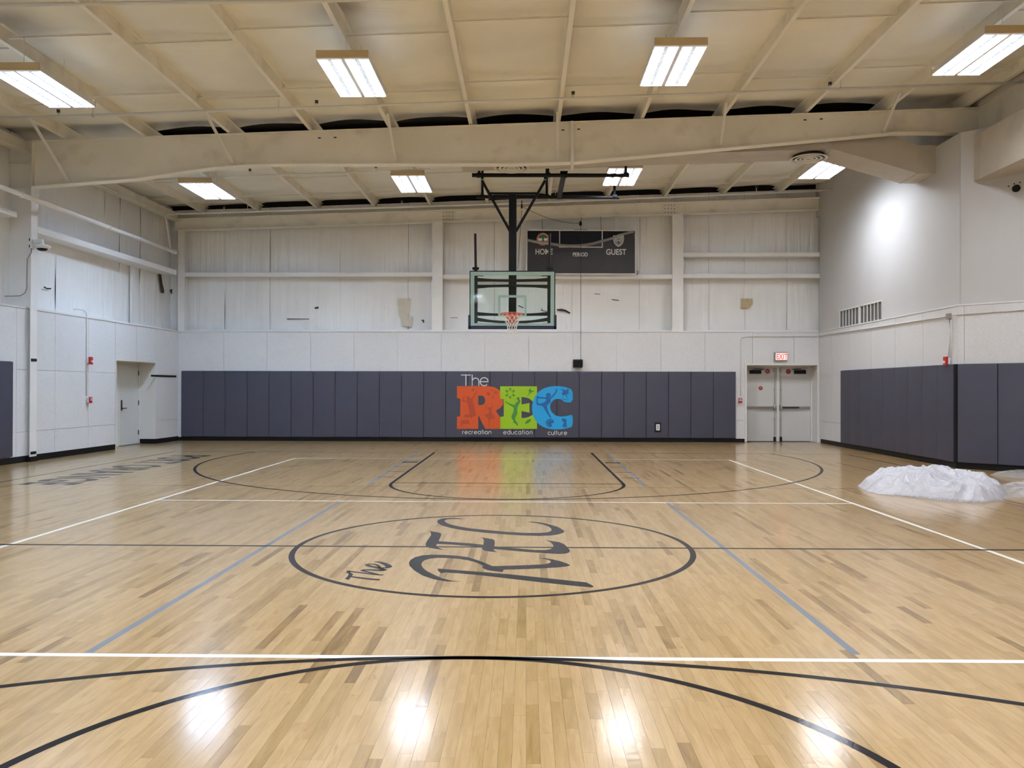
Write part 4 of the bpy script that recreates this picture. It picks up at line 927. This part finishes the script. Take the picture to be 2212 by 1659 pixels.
# thin white lettering drawn as strokes
def letters():
    A = lambda cx, cy, r, a0, a1, n=14, ry=None: [(cx+r*math.cos(math.radians(a0+(a1-a0)*i/n)), cy+(ry or r)*math.sin(math.radians(a0+(a1-a0)*i/n))) for i in range(n+1)]
    D = {'r': (.45, [[(0, 0), (0, 1)], A(.42, .58, .42, 180, 95)]), 'e': (1., [[(0, .5), (1, .5)]+A(.5, .5, .5, 0, 315)]),
         'c': (.85, [A(.5, .5, .5, 45, 315)]), 'a': (1., [A(.5, .5, .5, 0, 360, 24), [(1, 0), (1, 1)]]), 't': (.4, [[(.2, 1.5), (.2, 0)], [(0, 1), (.45, 1)]]),
         'i': (.05, [[(0, 0), (0, 1)], [(0, 1.3), (0, 1.4)]]), 'o': (1., [A(.5, .5, .5, 0, 360, 24)]), 'n': (.85, [[(0, 0), (0, .55)]+A(.43, .57, .43, 180, 0)+[(.86, 0)]]),
         'd': (1., [A(.5, .5, .5, 0, 360, 24), [(1, 0), (1, 1.5)]]), 'u': (.85, [[(0, 1)]+A(.43, .43, .43, 180, 360)+[(.86, 1)]]), 'l': (.05, [[(0, 0), (0, 1.5)]])}
    return D
DL = letters()
def word(wd, x0, x1, base, xh, sw):
    tot = sum(DL[c][0] for c in wd); sc = xh; gap = ((x1-x0)-tot*sc*.92)/(len(wd)-1); x = x0
    b = MB()
    for c in wd:
        for st in DL[c][1]:
            b.ribbon([mm_(2)(x+p[0]*sc*.92, base-p[1]*sc) for p in st], sw/7.373*YM/F, (0, 1, 0))
        x += DL[c][0]*sc*.92+gap
    return b.build('white_lettering', 'print_white', t, fix=False)
word('recreation', 290, 742, 1162, 46, 8); word('education', 942, 1398, 1165, 46, 8); word('culture', 1650, 1950, 1175, 46, 8)
b = MB(); sw = 13/7.373*YM/F
for st in ([(262,222),(418,222)], [(342,222),(342,392)], [(443,215),(443,392)], [(443,330)]+[(496+52*math.cos(math.radians(a)), 322-52*math.sin(math.radians(a))) for a in range(180, -1, -15)]+[(548,392)],
           [(570,328),(697,328)]+[(633+64*math.cos(math.radians(a)), 328-64*math.sin(math.radians(a))) for a in range(15, 321, 12)]):
    b.ribbon([mm_(2)(*p) for p in st], sw, (0, 1, 0))
b.build('white_lettering', 'print_white', t, fix=False)

# ------------------------------------------------------------------ speaker box and hoist cable
p = PY(1248, 785.5, YB); t = thing('wall_speaker', 'small black speaker box on the back wall above the mural', 'speaker', p)
b = MB(); b.box(-.15, .12, -.004, 0, -.26, .26) ; b.build('back_plate', 'board', t)
b = MB(); b.prism([(-.13, -.004, -.11), (-.13, -.17, -.09), (-.13, -.19, .09), (-.13, -.004, .12)], (.26, 0, 0)); b.build('box_body', 'black_dull', t, bevel=.006, seg=1)
# ------------------------------------------------------------------ scoreboard
YS = YB-.03
def sb(x, y, k=0): return PY(1120+x/8.193, 480+y/8.193, YS-.001*k)
sc_o = sb(1100, 530); t = thing('scoreboard', 'black scoreboard with white frame reading HOME, PERIOD and GUEST', 'scoreboard', sc_o); TT = Matrix.Translation(-sc_o)
c = [sb(142, 132), sb(2078, 142), sb(2080, 925), sb(132, 925)]
b = MB(TT); b.prism([q+Vector((0, .012, 0)) for q in c], (0, .12, 0)); b.build('cabinet', 'white', t)
b = MB(TT); ci = [sb(158, 150), sb(2062, 158), sb(2062, 905), sb(150, 905)]; b.prism([q+Vector((0, .004, 0)) for q in ci], (0, .01, 0)); b.build('face_panel', 'scorebd', t)
def sbar(x0, y0, x1, y1, wd): a, c_ = sb(x0, y0), sb(x1, y1); b.bar(a, c_, wd, .014, (0, 1, 0))
b = MB(TT); fw_ = .025
sbar(142, 142, 2075, 150, fw_); sbar(2070, 142, 2072, 918, fw_); sbar(2078, 915, 136, 912, fw_); sbar(146, 920, 152, 140, fw_)
sbar(728, 150, 728, 440, fw_*.9); sbar(1482, 150, 1484, 440, fw_*.9); sbar(716, 440, 1494, 442, fw_*.9); b.build('white_trim', 'print_white', t)
RX = Matrix.Rotation(PI/2, 4, 'X')
def stext(s, x, y, hpx, wpx, bold):
    p = sb(x, y, 3)-sc_o; o = text_mesh('lettering', s, 1, Matrix.Identity(4), 'print_white', t, bold=bold)
    xs = [v.co.x for v in o.data.vertices]; ys = [v.co.y for v in o.data.vertices]; k = YS/F/8.193
    sx, sy_ = wpx*k/(max(xs)-min(xs)), hpx*k/(max(ys)-min(ys)); mx_, my_ = (max(xs)+min(xs))/2, min(ys)
    for v in o.data.vertices: v.co = Vector(((v.co.x-mx_)*sx, 0, (v.co.y-my_)*sy_))+p
stext('HOME', 455, 572, 102, 305, .013); stext('GUEST', 1730, 577, 102, 355, .013); stext('PERIOD', 1094, 606, 70, 262, .013)
def smap(k): return lambda x, y: sb(x, y, k)-sc_o
# round crest: salmon ring with a tree
poly2d('home_crest', [circ(433, 300, 112, 40), circ(433, 300, 84, 40)], smap(3), 'print_salmon', t)
poly2d('home_crest', [circ(433, 300, 86, 40)], smap(2), 'print_white', t)
poly2d('home_crest', [[(349,286),(356,258),(372,240),(398,224),(433,216),(468,224),(494,240),(510,258),(517,286),(500,278),(484,290),(468,280),(450,288),(446,300),(448,330),(420,330),(420,300),(416,288),(398,280),(382,290),(366,278)]], smap(4), 'print_leaf', t)
poly2d('home_crest', [[(350,326),(390,330),(433,326),(476,330),(516,326),(512,342),(354,342)], [(362,354),(504,354),(494,364),(372,364)]], smap(4), 'print_leaf', t)
shd = [(1678,235),(1725,232),(1770,218),(1815,232),(1862,235),(1868,300),(1850,365),(1815,410),(1770,437),(1728,412),(1692,368),(1674,300)]
poly2d('guest_crest', [shd], smap(2), 'print_white', t)
shi = [(1770+(x-1770)*.88, 325+(y-325)*.88) for x, y in shd]
poly2d('guest_crest', [shi], smap(3), 'louvre', t)
for q in (circ(1772, 362, 20, 7), circ(1820, 300, 12, 6), circ(1722, 300, 12, 6)): poly2d('guest_crest', [q], smap(4), 'scorebd' if q[0][0] < 1800 and q[0][0] > 1750 else 'print_white', t)
for yy_ in (250, 268, 325): poly2d('guest_crest', [[(1695, yy_), (1845, yy_), (1842, yy_+6), (1700, yy_+6)]], smap(4), 'print_white', t)
poly2d('top_plate', [[(985, 128), (1222, 130), (1222, 152), (985, 150)]], smap(5), 'scorebd', t)
for x in (425, 1468):
    b = MB(TT); a = sb(x, 135); b.cyl(a+Vector((0, .05, 0)), Vector((a.x-.01, a.y+.15, zb(a.x)+.0)), .006, 6); b.build('hanging_wire', 'black_dull', t)
b = MB(TT); a = sb(2085, 925); b.tube([a+Vector((.0, .02, 0)), a+Vector((.03, .02, .0)), a+Vector((.05, .02, .05)), a+Vector((.05, .02, .09)), a+Vector((.02, .02, .1))], .009, 6); b.build('hook', 'black_dull', t)
# clear plastic sheet hanging over the scoreboard
edge = [(155,300),(300,330),(450,352),(600,370),(760,395),(900,402),(1060,400),(1200,385),(1320,362),(1480,318),(1640,275),(1760,225),(1880,190),(2050,150)]
so = sb(1100, 600); t = thing('plastic_sheet', 'clear plastic sheet sagging over the lower part of the scoreboard', 'sheet', so); TT = Matrix.Translation(-so)
V, Fc = [], []; nx = 90; ny = 30
def edgey(x):
    for (xa, ya), (xb, yb) in zip(edge, edge[1:]):
        if xa <= x <= xb: return ya+(yb-ya)*(x-xa)/(xb-xa)
    return edge[0][1]
for j in range(ny+1):
    for i in range(nx+1):
        x = 155+(2058-155)*i/nx; e = edgey(x); y = e+(945-e)*j/ny
        p = sb(x, y); V.append(p-so+Vector((0, -.035-.02*noise.noise(Vector((x*.006, y*.006, 1)))-.012*noise.noise(Vector(((x+y*1.8)*.012, (y-x*.4)*.02, 4))), 0)))
for j in range(ny):
    for i in range(nx): o_ = j*(nx+1)+i; Fc.append((o_, o_+1, o_+nx+2, o_+nx+1))
me = bpy.data.meshes.new('clear_film'); me.from_pydata([tuple(v) for v in V], [], Fc); me.materials.append(M['film'])
for pp in me.polygons: pp.use_smooth = True
link('clear_film', me, t)
V, Fc = [], []
for i in range(nx+1):
    x = 155+(2058-155)*i/nx; e = edgey(x); h = 55-20*abs(i/nx-.4)
    for j in range(4): V.append(sb(x, e-4+h*j/3)-so+Vector((0, -.045-.012*math.sin(PI*j/3), 0)))
for i in range(nx):
    for j in range(3): o_ = i*4+j; Fc.append((o_, o_+4, o_+5, o_+1))
me = bpy.data.meshes.new('folded_hem'); me.from_pydata([tuple(v) for v in V], [], Fc); me.materials.append(M['film_fold']); link('folded_hem', me, t)

# ------------------------------------------------------------------ marks in the wall sheet: tears and patches
def mark(name, pts_px, m, plane, label=None, parent=None):
    o = poly2d(name, [pts_px], plane, m, parent or wall_back)
    if label: o['label'] = label
    return o
shp = lambda x, y: PY(x, y, YB+.375)
mark('bare_patch', [(1600,645),(1626,645),(1626,658),(1617,665),(1600,667)], 'tape', shp, 'tan bare patch in the sheet above the double doors')
mark('bare_patch', [(858,645),(888,646),(885,665),(881,684),(862,683)], 'stain', shp, 'pale tan patch left of the hoop')
mark('bare_patch', [(866,684),(892,684),(889,706),(868,704)], 'stain', shp)
for pts in ([(679,664),(688,662),(688,667),(680,667)], [(620,688),(668,688.5),(668,690),(620,690)], [(910,692),(914,690),(917,694),(914,698),(913,694)], [(1202,668),(1213,667),(1222,669),(1232,675),(1231,678),(1220,673),(1204,671)],
            [(1320,646),(1336,648),(1338,650),(1324,648.5)], [(1285,634),(1297,635),(1296,636),(1284,635.5)], [(1120,659),(1131,664),(1131,666),(1119,661)], [(1170,665),(1172,670),(1183,673),(1182,674),(1169,671)], [(973,686),(989,686),(989,687),(973,687)]):
    mark('tear', pts, 'tear', shp, 'dark tear in the sheet')
lsp = lambda x, y: PLft(x, y, -.37)
for pts in ([(342,583),(348,590),(351,612),(355,628),(354,634),(347,632),(345,610)], [(366,627),(372,624),(372,636)], [(95,618),(102,622),(111,622),(110,625),(101,625),(94,621)]):
    o = mark('tear', pts, 'tear', lsp, 'dark tear in the sheet', wall_left)

# ------------------------------------------------------------------ cctv camera on the frame column
cp = Vector((-9.83, 15.68, PY(75, 525, 15.68).z)); t = thing('security_camera', 'white dome camera bracketed to the left frame column', 'camera', cp)
b = MB(); b.box(0, .02, -.05, .09, -.11, .10); b.build('bracket_plate', 'white', t, bevel=.004, seg=1)
b = MB(); b.prism([(.02, .0, -.02), (.02, .0, .07), (.22, .0, .08), (.22, .0, .0)], (0, .06, 0)); b.build('arm', 'white', t, bevel=.006, seg=1)
b = MB(); b.cyl((.20, .03, .02), (.20, .03, -.05), .03, 12); b.lathe((.20, .03, -.06), [(0, .03), (.10, .028), (.15, .012), (.155, -.005), (.15, -.022), (.11, -.045), (0, -.05)], 28); b.build('dome_housing', 'white', t, smooth=True)
b = MB(); b.lathe((.20, .03, -.10), [(.10, 0), (.095, -.02), (.07, -.045), (0, -.055)], 24); b.build('dome_lens', 'black_dull', t, smooth=True)
b = MB(); b.box(-.03, .0, -.03, .05, .04, .09); b.box(-.03, .0, -.03, .05, -.09, -.04); b.build('clamp', 'black_dull', t)

# ------------------------------------------------------------------ vents on the right upper wall
XV = XR+.06
for (x0, x1, yt0, yt1, yb0, yb1, lab) in ((1814.5, 1857, 669, 661, 709.5, 704, 'left white framed wall vent with upright louvres on the right wall'),
                                          (1858.5, 1907.5, 658.5, 648, 703, 696, 'right white framed wall vent with upright louvres on the right wall')):
    a = PX(x0, yb0, XV); c = PX(x1, yt1, XV); zt = (PX(x0, yt0, XV).z+PX(x1, yt1, XV).z)/2; zb_ = (PX(x0, yb0, XV).z+PX(x1, yb1, XV).z)/2
    o_ = Vector((XV, (a.y+c.y)/2, (zt+zb_)/2)); hw, hh = abs(a.y-c.y)/2, (zt-zb_)/2
    t = thing('wall_vent', lab, 'vent', o_)
    b = MB(); fr = .035
    b.box(-.022, 0, -hw, hw, hh-fr, hh); b.box(-.022, 0, -hw, hw, -hh, -hh+fr); b.box(-.022, 0, -hw, -hw+fr, -hh+fr, hh-fr); b.box(-.022, 0, hw-fr, hw, -hh+fr, hh-fr); b.build('vent_frame', 'frame', t)
    b = MB(); b.box(-.003, -.001, -hw+fr, hw-fr, -hh+fr, hh-fr); b.build('vent_back', 'louvre', t)
    n = 6
    for k in range(1, n):
        yk = -hw+fr+(2*hw-2*fr)*k/n; b = MB(); b.box(-.02, -.003, yk-.012, yk+.012, -hh+fr, hh-fr); b.build('divider', 'frame', t)
    b = MB()
    m_ = 36
    for k in range(m_):
        yk = -hw+fr+(2*hw-2*fr)*(k+.5)/m_; b.prism([(-.012, yk-.012, -hh+fr), (-.003, yk+.008, -hh+fr), (-.003, yk+.011, -hh+fr), (-.012, yk-.009, -hh+fr)], (0, 0, 2*hh-2*fr))
    o = b.build('louvre_blades', 'louvre', t); o['kind'] = 'stuff'

# ------------------------------------------------------------------ light fixtures
FL_, FW_ = 1.44, .75
proto_l = None
def fixture(X, Y, label, visible=True):
    z = roofz(X)-.52
    t = thing('high_bay_light', label, 'light', (X, Y, z), 'high bay ceiling lights')
    ci = min(range(4), key=lambda q: abs((-7.28, -2.60, 2.16, 6.74)[q]-X))
    if visible:
        for s in (-1, 1):
            cx = s*.195
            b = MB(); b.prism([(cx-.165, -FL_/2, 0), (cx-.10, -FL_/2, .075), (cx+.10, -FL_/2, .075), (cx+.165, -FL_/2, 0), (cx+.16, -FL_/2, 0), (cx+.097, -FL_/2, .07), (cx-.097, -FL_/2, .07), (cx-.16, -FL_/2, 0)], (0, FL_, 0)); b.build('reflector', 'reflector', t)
            for q in (-.085, .085):
                b = MB(); b.cyl((cx+q, -FL_/2+.03, .036), (cx+q, FL_/2-.03, .036), .026, 8); b.build('lamp_tube', 'lamp%d' % ci, t)
            b = MB(); b.box(cx-.030, cx+.030, -FL_/2+.01, FL_/2-.01, -.002, .066); b.build('middle_strip', 'strip', t)
            b = MB()
            for k in range(29): yk = -FL_/2+FL_*k/28; b.box(cx-.165, cx+.165, yk-.0022, yk+.0022, -.012, -.008)
            for k in range(5): xk = cx-.165+.33*k/4; b.box(xk-.002, xk+.002, -FL_/2, FL_/2, -.012, -.008)
            for e in (-1, 1): b.box(cx-.17, cx+.17, e*FL_/2-.006, e*FL_/2+.006, -.016, 0)
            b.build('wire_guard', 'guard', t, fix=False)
        b = MB(); b.box(-.37, .37, -FL_/2-.03, -FL_/2, .0, .11); b.box(-.37, .37, FL_/2, FL_/2+.03, .0, .11); b.box(-.30, .30, -FL_/2, FL_/2, .078, .11); b.build('housing', 'fixture', t, bevel=.004, seg=1)
        b = MB(); b.box(-.029, .029, -FL_/2, FL_/2, -.004, .078); b.box(-.372, -.362, -FL_/2, FL_/2, -.002, .078); b.box(.362, .372, -FL_/2, FL_/2, -.002, .078); b.build('centre_spine', 'white', t)
        for e in (-.5, .5):
            b = MB(); b.cyl((0, e, .11), (.0, e, .70), .004, 6); b.build('hanging_chain', 'steel', t)
    for s in (-.28, -.11, .11, .28):
        la = bpy.data.lights.new('lamp_light', 'AREA'); la.shape = 'RECTANGLE'; la.size = .10; la.size_y = 1.38
        la.energy = LAMP_W/4; la.color = LAMP_COL[ci]; la.spread = math.radians(LAMP_SPREAD)
        lo = bpy.data.objects.new('lamp_light', la); COL.objects.link(lo); lo.parent = t; lo.location = (s, 0, .004)
    return t
LXS = (-7.28, -2.60, 2.16, 6.74)
pos = ['far left', 'centre left', 'centre right', 'far right']
for r_, Y in enumerate((18.12, 11.92, 5.7, -.5, -6.2)):
    for k, X in enumerate(LXS):
        if r_ == 0: lab = '%s ceiling light in the farther row, beyond the deep roof beam' % pos[k]
        elif r_ == 1: lab = '%s ceiling light in the nearer row, in front of the deep roof beam' % pos[k]
        else: lab = '%s ceiling light out of view %s' % (pos[k], ('', '', 'above the viewer', 'just behind the viewer', 'at the near end of the hall')[r_])
        fixture(X, Y, lab)

# ------------------------------------------------------------------ basketball hoop
YG = 17.10
hp = Vector((XC, YG, 3.05)); t = thing('basketball_hoop', 'ceiling hung basketball hoop with glass backboard, orange rim and white net', 'basketball hoop', hp)
TT = Matrix.Translation(-hp)
def B(): return MB(TT)
X0, X1, Z0, Z1 = -1.205, .610, 2.815, 3.985
xm_ = (X0+X1)/2
b = B(); b.box(X0, X1, YG, YG+.012, Z0, Z1); bbd = b.build('backboard', 'glass', t)
b = B(); e = .022
b.box(X0-e*.5, X0+.010, YG-.006, YG+.045, Z0, Z1+.012); b.box(X1-.010, X1+e*.5, YG-.006, YG+.045, Z0, Z1+.012); b.box(X0-e*.5, X1+e*.5, YG-.006, YG+.045, Z1-.006, Z1+.014); b.box(X0-e*.5, X1+e*.5, YG-.006, YG+.045, Z0-.014, Z0+.004); b.build('edge_frame', 'black', bbd)
b = B(); bw = .075; y0 = YG-.004
b.box(X0+.010, X1-.010, y0, y0+.003, Z1-.006-bw, Z1-.008); b.box(X0+.010, X1-.010, y0, y0+.003, Z0+.005, Z0+bw*.8); b.box(X0+.010, X0+.010+bw, y0, y0+.003, Z0+bw*.8, Z1-.006-bw); b.box(X1-.010-bw, X1-.010, y0, y0+.003, Z0+bw*.8, Z1-.006-bw); b.build('border_band', 'border', bbd)
b = B(); sx0, sx1, sz0, sz1 = xm_-.305, xm_+.305, 3.02, 3.475; q = .05
b.box(sx0, sx1, y0, y0+.003, sz1-q, sz1); b.box(sx0, sx0+q, y0, y0+.003, sz0, sz1-q); b.box(sx1-q, sx1, y0, y0+.003, sz0, sz1-q); b.box(sx0+q, sx1-q, y0, y0+.003, sz0, sz0+q*.6); b.build('target_square', 'border', bbd)
# padding along the bottom edge
b = B(); b.box(X0-.035, X1+.035, YG-.02, YG+.065, Z0-.065, Z0-.002); b.box(X0-.038, X0+.016, YG-.02, YG+.065, Z0-.065, Z0+.235); b.box(X1-.016, X1+.038, YG-.02, YG+.065, Z0-.065, Z0+.235); b.build('bottom_padding', 'navy', bbd, bevel=.004, seg=1)
# steel frame behind the glass
yf0, yf1 = YG+.03, YG+.10
b = B()
for s in (-1, 1):
    xa = xm_+s*.785; b.box(xa-.034, xa+.034, yf0, yf1, Z0+.06, Z1-.09)
    b.box(xa-.034 if s > 0 else xa-.034, xa+.034, yf0, yf1, Z1-.10, Z1-.085)
    b.box(xa-s*.16, xa, yf0, yf0+.01, Z1-.10, Z1-.085); b.box(xa-s*.13, xa, yf0, yf0+.01, Z0+.055, Z0+.068)
b.build('support_upright', 'black', t)
def arm(z, slope, th=.052):
    b = B()
    for s in (-1, 1):
        n = 8; P, Q = [], []
        for i in range(n+1):
            u = i/n; x = xm_+s*(.02+.75*u); zc = z+slope*u**2; h = th*(1+.55*max(0, u-.6)/.4)
            P.append((x, yf0+.01, zc+h/2)); Q.append((x, yf0+.01, zc-h/2))
        for i in range(n): b.prism([P[i], P[i+1], Q[i+1], Q[i]], (0, .05, 0))
    b.build('support_arm', 'black', t)
arm(3.795, .02); arm(3.685, -.02); arm(3.06, .02); arm(2.90, .065)
# mast
YMst = YG+.22
mt = PY(1107.5, 420, YMst).z
b = B(); b.box(xm_-.083, xm_+.083, YMst-.085, YMst+.085, 2.76, mt+.03); b.build('mast', 'black', t, bevel=.01, seg=2)
b = B(); b.box(xm_-.07, xm_+.07, YG+.08, YMst-.08, 3.66, 3.83); b.box(xm_-.07, xm_+.07, YG+.08, YMst-.08, 2.95, 3.10); b.build('mast_bracket', 'black', t)
# hangers
ZBar = PY(1190, 378, YG).z; YBk = 19.15
fb0, fb1 = PY(1022, 378.5, YG), PY(1357, 379, YG); rb0, rb1 = PY(1031, 425, YBk), PY(1336, 426.5, YBk)
for p0, p1 in ((fb0, fb1), (rb0, rb1)):
    b = B(); b.cyl(p0, p1, .042, 14); b.build('hanger_pipe', 'black', t, smooth=False)
    for f in (.0, 1.): 
        b = B(); c_ = p0+(p1-p0)*f; b.cyl(c_-Vector((.0, 0, 0)), c_+Vector((.02 if f else -.02, 0, 0)), .046, 14); b.build('pipe_cap', 'black', t)
for px, p, Yk in ((1035, fb0, YG), (1183.5, fb0, YG), (1352, fb0, YG), (1042, rb0, YBk), (1181, rb0, YBk), (1327.5, rb0, YBk)):
    X = PY(px, 400, Yk).x; zr = (fb0.z if Yk == YG else rb0.z)
    b = B(); b.cyl((X, Yk, zr), (X, Yk, roofz(X)+.03), .030, 12); b.build('ceiling_stem', 'black', t)
    b = B(); b.cyl((X-.055, Yk, zr), (X+.055, Yk, zr), .056, 12); b.build('pipe_clamp', 'black', t)
for px in (1041.5, 1177):
    a = PY(px, 391, YG); b = B(); b.cyl((a.x, YG, fb0.z), (a.x, YG, a.z), .022, 10); b.build('hinge_pin', 'black', t)
    b = B(); b.cyl((a.x, YG, a.z+.035), (a.x, YG, a.z+.015), .034, 10); b.build('hinge_collar', 'chrome', t)
    s = -1 if px < 1100 else 1
    e_ = PY(1102 if s < 0 else 1114.5, 500, YMst)
    b = B(); b.bar((a.x, YG, a.z), (e_.x, YMst, e_.z), .055, .05, (0, 1, 0)); b.build('diagonal_brace', 'black', t)
a, c_ = PY(1054, 418, YMst-.1), PY(1163, 418, YMst-.1); b = B(); b.bar(a, c_, .045, .045); b.build('cross_brace', 'black', t)
a, c_ = PY(1218, 372, YG), PY(1208, 427, YBk); b = B(); b.bar((a.x, YG, fb0.z+.02), (c_.x, YBk, rb0.z), .10, .09); b.build('tie_bar', 'black', t)
for p in ((a.x, YG, fb0.z), (c_.x, YBk, rb0.z)):
    b = B(); b.cyl(Vector(p)-Vector((.07, 0, 0)), Vector(p)+Vector((.07, 0, 0)), .062, 12); b.box(p[0]-.08, p[0]+.08, p[1]-.08, p[1]+.08, p[2]+.05, p[2]+.065); b.build('pipe_clamp', 'black', t)
# posts on the board corners
for px in (1027.5, 1187):
    a, c_ = PY(px, 582, YG+.06), PY(px-1 if px < 1100 else px+.5, 505, YG+.14)
    b = B(); b.cyl(a, c_, .027, 12); b.build('corner_post', 'brown_black', t)
    b = B(); b.cyl((a.x, a.y, Z1+.01), (a.x, a.y, Z1+.10), .038, 12); b.cyl((a.x-.07, a.y, a.z+.02), (a.x+.07, a.y, a.z+.02), .03, 10); b.build('post_clamp', 'black', t)
# rim
rc = Vector((xm_, YG-.38, 3.048)); rr = .2286
b = B(); b.tube([rc+Vector((rr*math.cos(2*PI*i/40), rr*math.sin(2*PI*i/40), 0)) for i in range(40)], .0095, 8, closed=True)
rim = b.build('rim', 'orange', t, smooth=True)
b = B(); b.box(xm_-.09, xm_+.09, YG-.16, YG-.004, 3.015, 3.05); b.prism([(xm_-.09, YG-.006, 2.865), (xm_-.09, YG-.006, 3.03), (xm_-.09, YG-.15, 3.03), (xm_-.09, YG-.06, 2.90)], (.18, 0, 0)); b.build('rim_bracket', 'orange', rim, bevel=.005, seg=1)
b = B()
for s in (-1, 1): b.bar((xm_+s*.08, YG-.05, 2.96), (xm_+s*.20, YG-.30, 3.035), .016, .016)
b.tube([rc+Vector((rr*math.cos(a), rr*math.sin(a), -.028)) for a in [math.radians(q) for q in range(-200, 21, 10)]], .006, 6); b.build('rim_brace', 'orange', rim)
lev = [(.222, -.01), (.195, -.085), (.150, -.155), (.115, -.225), (.098, -.295), (.095, -.365), (.104, -.435)]
b = B()
def nd(k, i): r_, z_ = lev[k]; a = 2*PI*(i+(.5 if k % 2 else 0))/12; return rc+Vector((r_*math.cos(a), r_*math.sin(a), z_))
for k in range(len(lev)-1):
    for i in range(12):
        for j in ((i, i-1) if k % 2 == 0 else (i, i+1)):
            b.tube([nd(k, i), nd(k+1, j)], .0042, 4)
b.build('net', 'net', rim, fix=False)
# pulley and cord
p = PY(1127, 446, YG+.25); q = PY(1254, 483, YB-.5)
b = B(); b.lathe(p, [(0, -.02), (.045, -.018), (.05, 0), (.045, .018), (0, .02)], 16, axis='x'); b.build('pulley', 'black', t)
b = B(); b.tube([p+Vector((0, 0, .13)), p+Vector((0, 0, .05))], .012, 6); b.build('pulley_hook', 'black', t)
sagp = [p+(q-p)*(i/12)+Vector((0, 0, -.10*math.sin(PI*i/12))) for i in range(13)]
b = B(); b.tube(sagp, .0055, 5); b.build('hoist_cord', 'black_dull', t)
a = PY(1127, 455, YG+.25); c_ = PY(1118, 582, YG+.25); b = B(); b.tube([a, c_], .005, 5); b.build('hoist_cord', 'black_dull', t)
t = thing('hanging_cable', 'thin black cable hanging with a toggle from the roof to the wall speaker', 'cable', q)
b = MB(Matrix.Translation(-q)); b.tube([PY(1256, 470, YB-.5), q, PY(1254.5, 600, YB-.45), PY(1254.5, 770, YB-.2), PY(1254.5, 776, YB-.18)], .0065, 5); b.build('cord', 'black_dull', t)
b = MB(Matrix.Translation(-q)); b.lathe(q, [(0, -.07), (.035, -.05), (.042, 0), (.035, .05), (0, .07)], 14); b.build('toggle', 'black_dull', t, smooth=True)

# ------------------------------------------------------------------ plastic wrap heap on the floor
def heap(name, label, outline, hfun, m, nx=230, ny=150, seed=0):
    xs = [p.x for p in outline]; ys = [p.y for p in outline]; x0, x1, y0, y1 = min(xs), max(xs), min(ys), max(ys)
    o_ = Vector(((x0+x1)/2, (y0+y1)/2, 0)); t = thing(name, label, 'plastic wrap', o_)
    def inside(x, y):
        c = False; n = len(outline)
        for i in range(n):
            a, b = outline[i], outline[(i+1) % n]
            if (a.y > y) != (b.y > y) and x < (b.x-a.x)*(y-a.y)/(b.y-a.y)+a.x: c = not c
        return c
    def dist(x, y):
        d = 9; n = len(outline); P = Vector((x, y))
        for i in range(n):
            a, b = Vector(outline[i][:2]), Vector(outline[(i+1) % n][:2]); ab = b-a
            u = max(0, min(1, (P-a).dot(ab)/ab.dot(ab))); d = min(d, (P-(a+ab*u)).length)
        return d
    V, Fc, idx = [], [], {}
    for j in range(ny+1):
        for i in range(nx+1):
            x = x0+(x1-x0)*i/nx; y = y0+(y1-y0)*j/ny
            if inside(x, y):
                d = dist(x, y); h = hfun(x, y, d)
                v3 = Vector((x*2.4+seed, y*2.4, 0)); rg = lambda f, o_: 1-min(1, 2.2*abs(noise.noise(v3*f+Vector((o_, 0, o_))))); cr = .70*rg(.9, 0)+.30*rg(2.1, 4)+.07*rg(4.6, 8)
                h = max(.010, h*(.60+.42*cr)+.035*min(1, d/.15)*cr)
                idx[(i, j)] = len(V); V.append((x-o_.x+.02*noise.noise(v3*3), y-o_.y+.02*noise.noise(v3*3.3), h))
    for j in range(ny):
        for i in range(nx):
            q = [idx.get(k) for k in ((i, j), (i+1, j), (i+1, j+1), (i, j+1))]
            if None not in q: Fc.append(q)
    me = bpy.data.meshes.new('wrap_surface'); me.from_pydata(V, [], Fc); me.materials.append(M[m])
    bm = bmesh.new(); bm.from_mesh(me)
    ed = [e for e in bm.edges if e.is_boundary]; r_ = bmesh.ops.extrude_edge_only(bm, edges=ed)
    for g in r_['geom']:
        if isinstance(g, bmesh.types.BMVert): g.co.z = .004
    bmesh.ops.recalc_face_normals(bm, faces=bm.faces); bm.to_mesh(me); bm.free()
    link('wrap_surface', me, t); return t
fp = [G(x, y) for x, y in ((1853, 1051), (1870, 1062), (1900, 1069), (1960, 1073), (2010, 1080), (2060, 1085), (2130, 1087), (2165, 1082), (2178, 1071), (2170, 1056), (2120, 1046), (2060, 1043), (1990, 1042), (1920, 1044), (1870, 1045))]
hc = G(2075, 1062)
def hf(x, y, d):
    u = (x-fp[0].x)/(hc.x-fp[0].x); prof = max(0, 1-abs((x-hc.x+.05)/1.2)**1.4)*.235 + .12*max(0, 1-abs((x-hc.x+.9)/.6)**2)
    return prof*min(1, d/.30)**.6 + .05*min(1, d/.1)
heap('plastic_wrap', 'heap of crumpled clear plastic wrap on the floor at right', fp, hf, 'wrap')
fp2 = [G(x, y) for x, y in ((2150, 1049), (2172, 1078), (2240, 1076), (2330, 1074), (2330, 1046), (2220, 1044))]
heap('plastic_wrap', 'flat trailing end of plastic wrap at the right picture edge', fp2, lambda x, y, d: .07*min(1, d/.2), 'wrap_thin', 60, 60, 9)
fp3 = [G(x, y) for x, y in ((2137, 1026), (2170, 1033), (2240, 1037), (2330, 1038), (2330, 1024), (2220, 1021), (2160, 1022))]
heap('plastic_wrap', 'thin strip of plastic wrap near the pads at the right edge', fp3, lambda x, y, d: .06*min(1, d/.2), 'wrap_thin', 70, 40, 21)
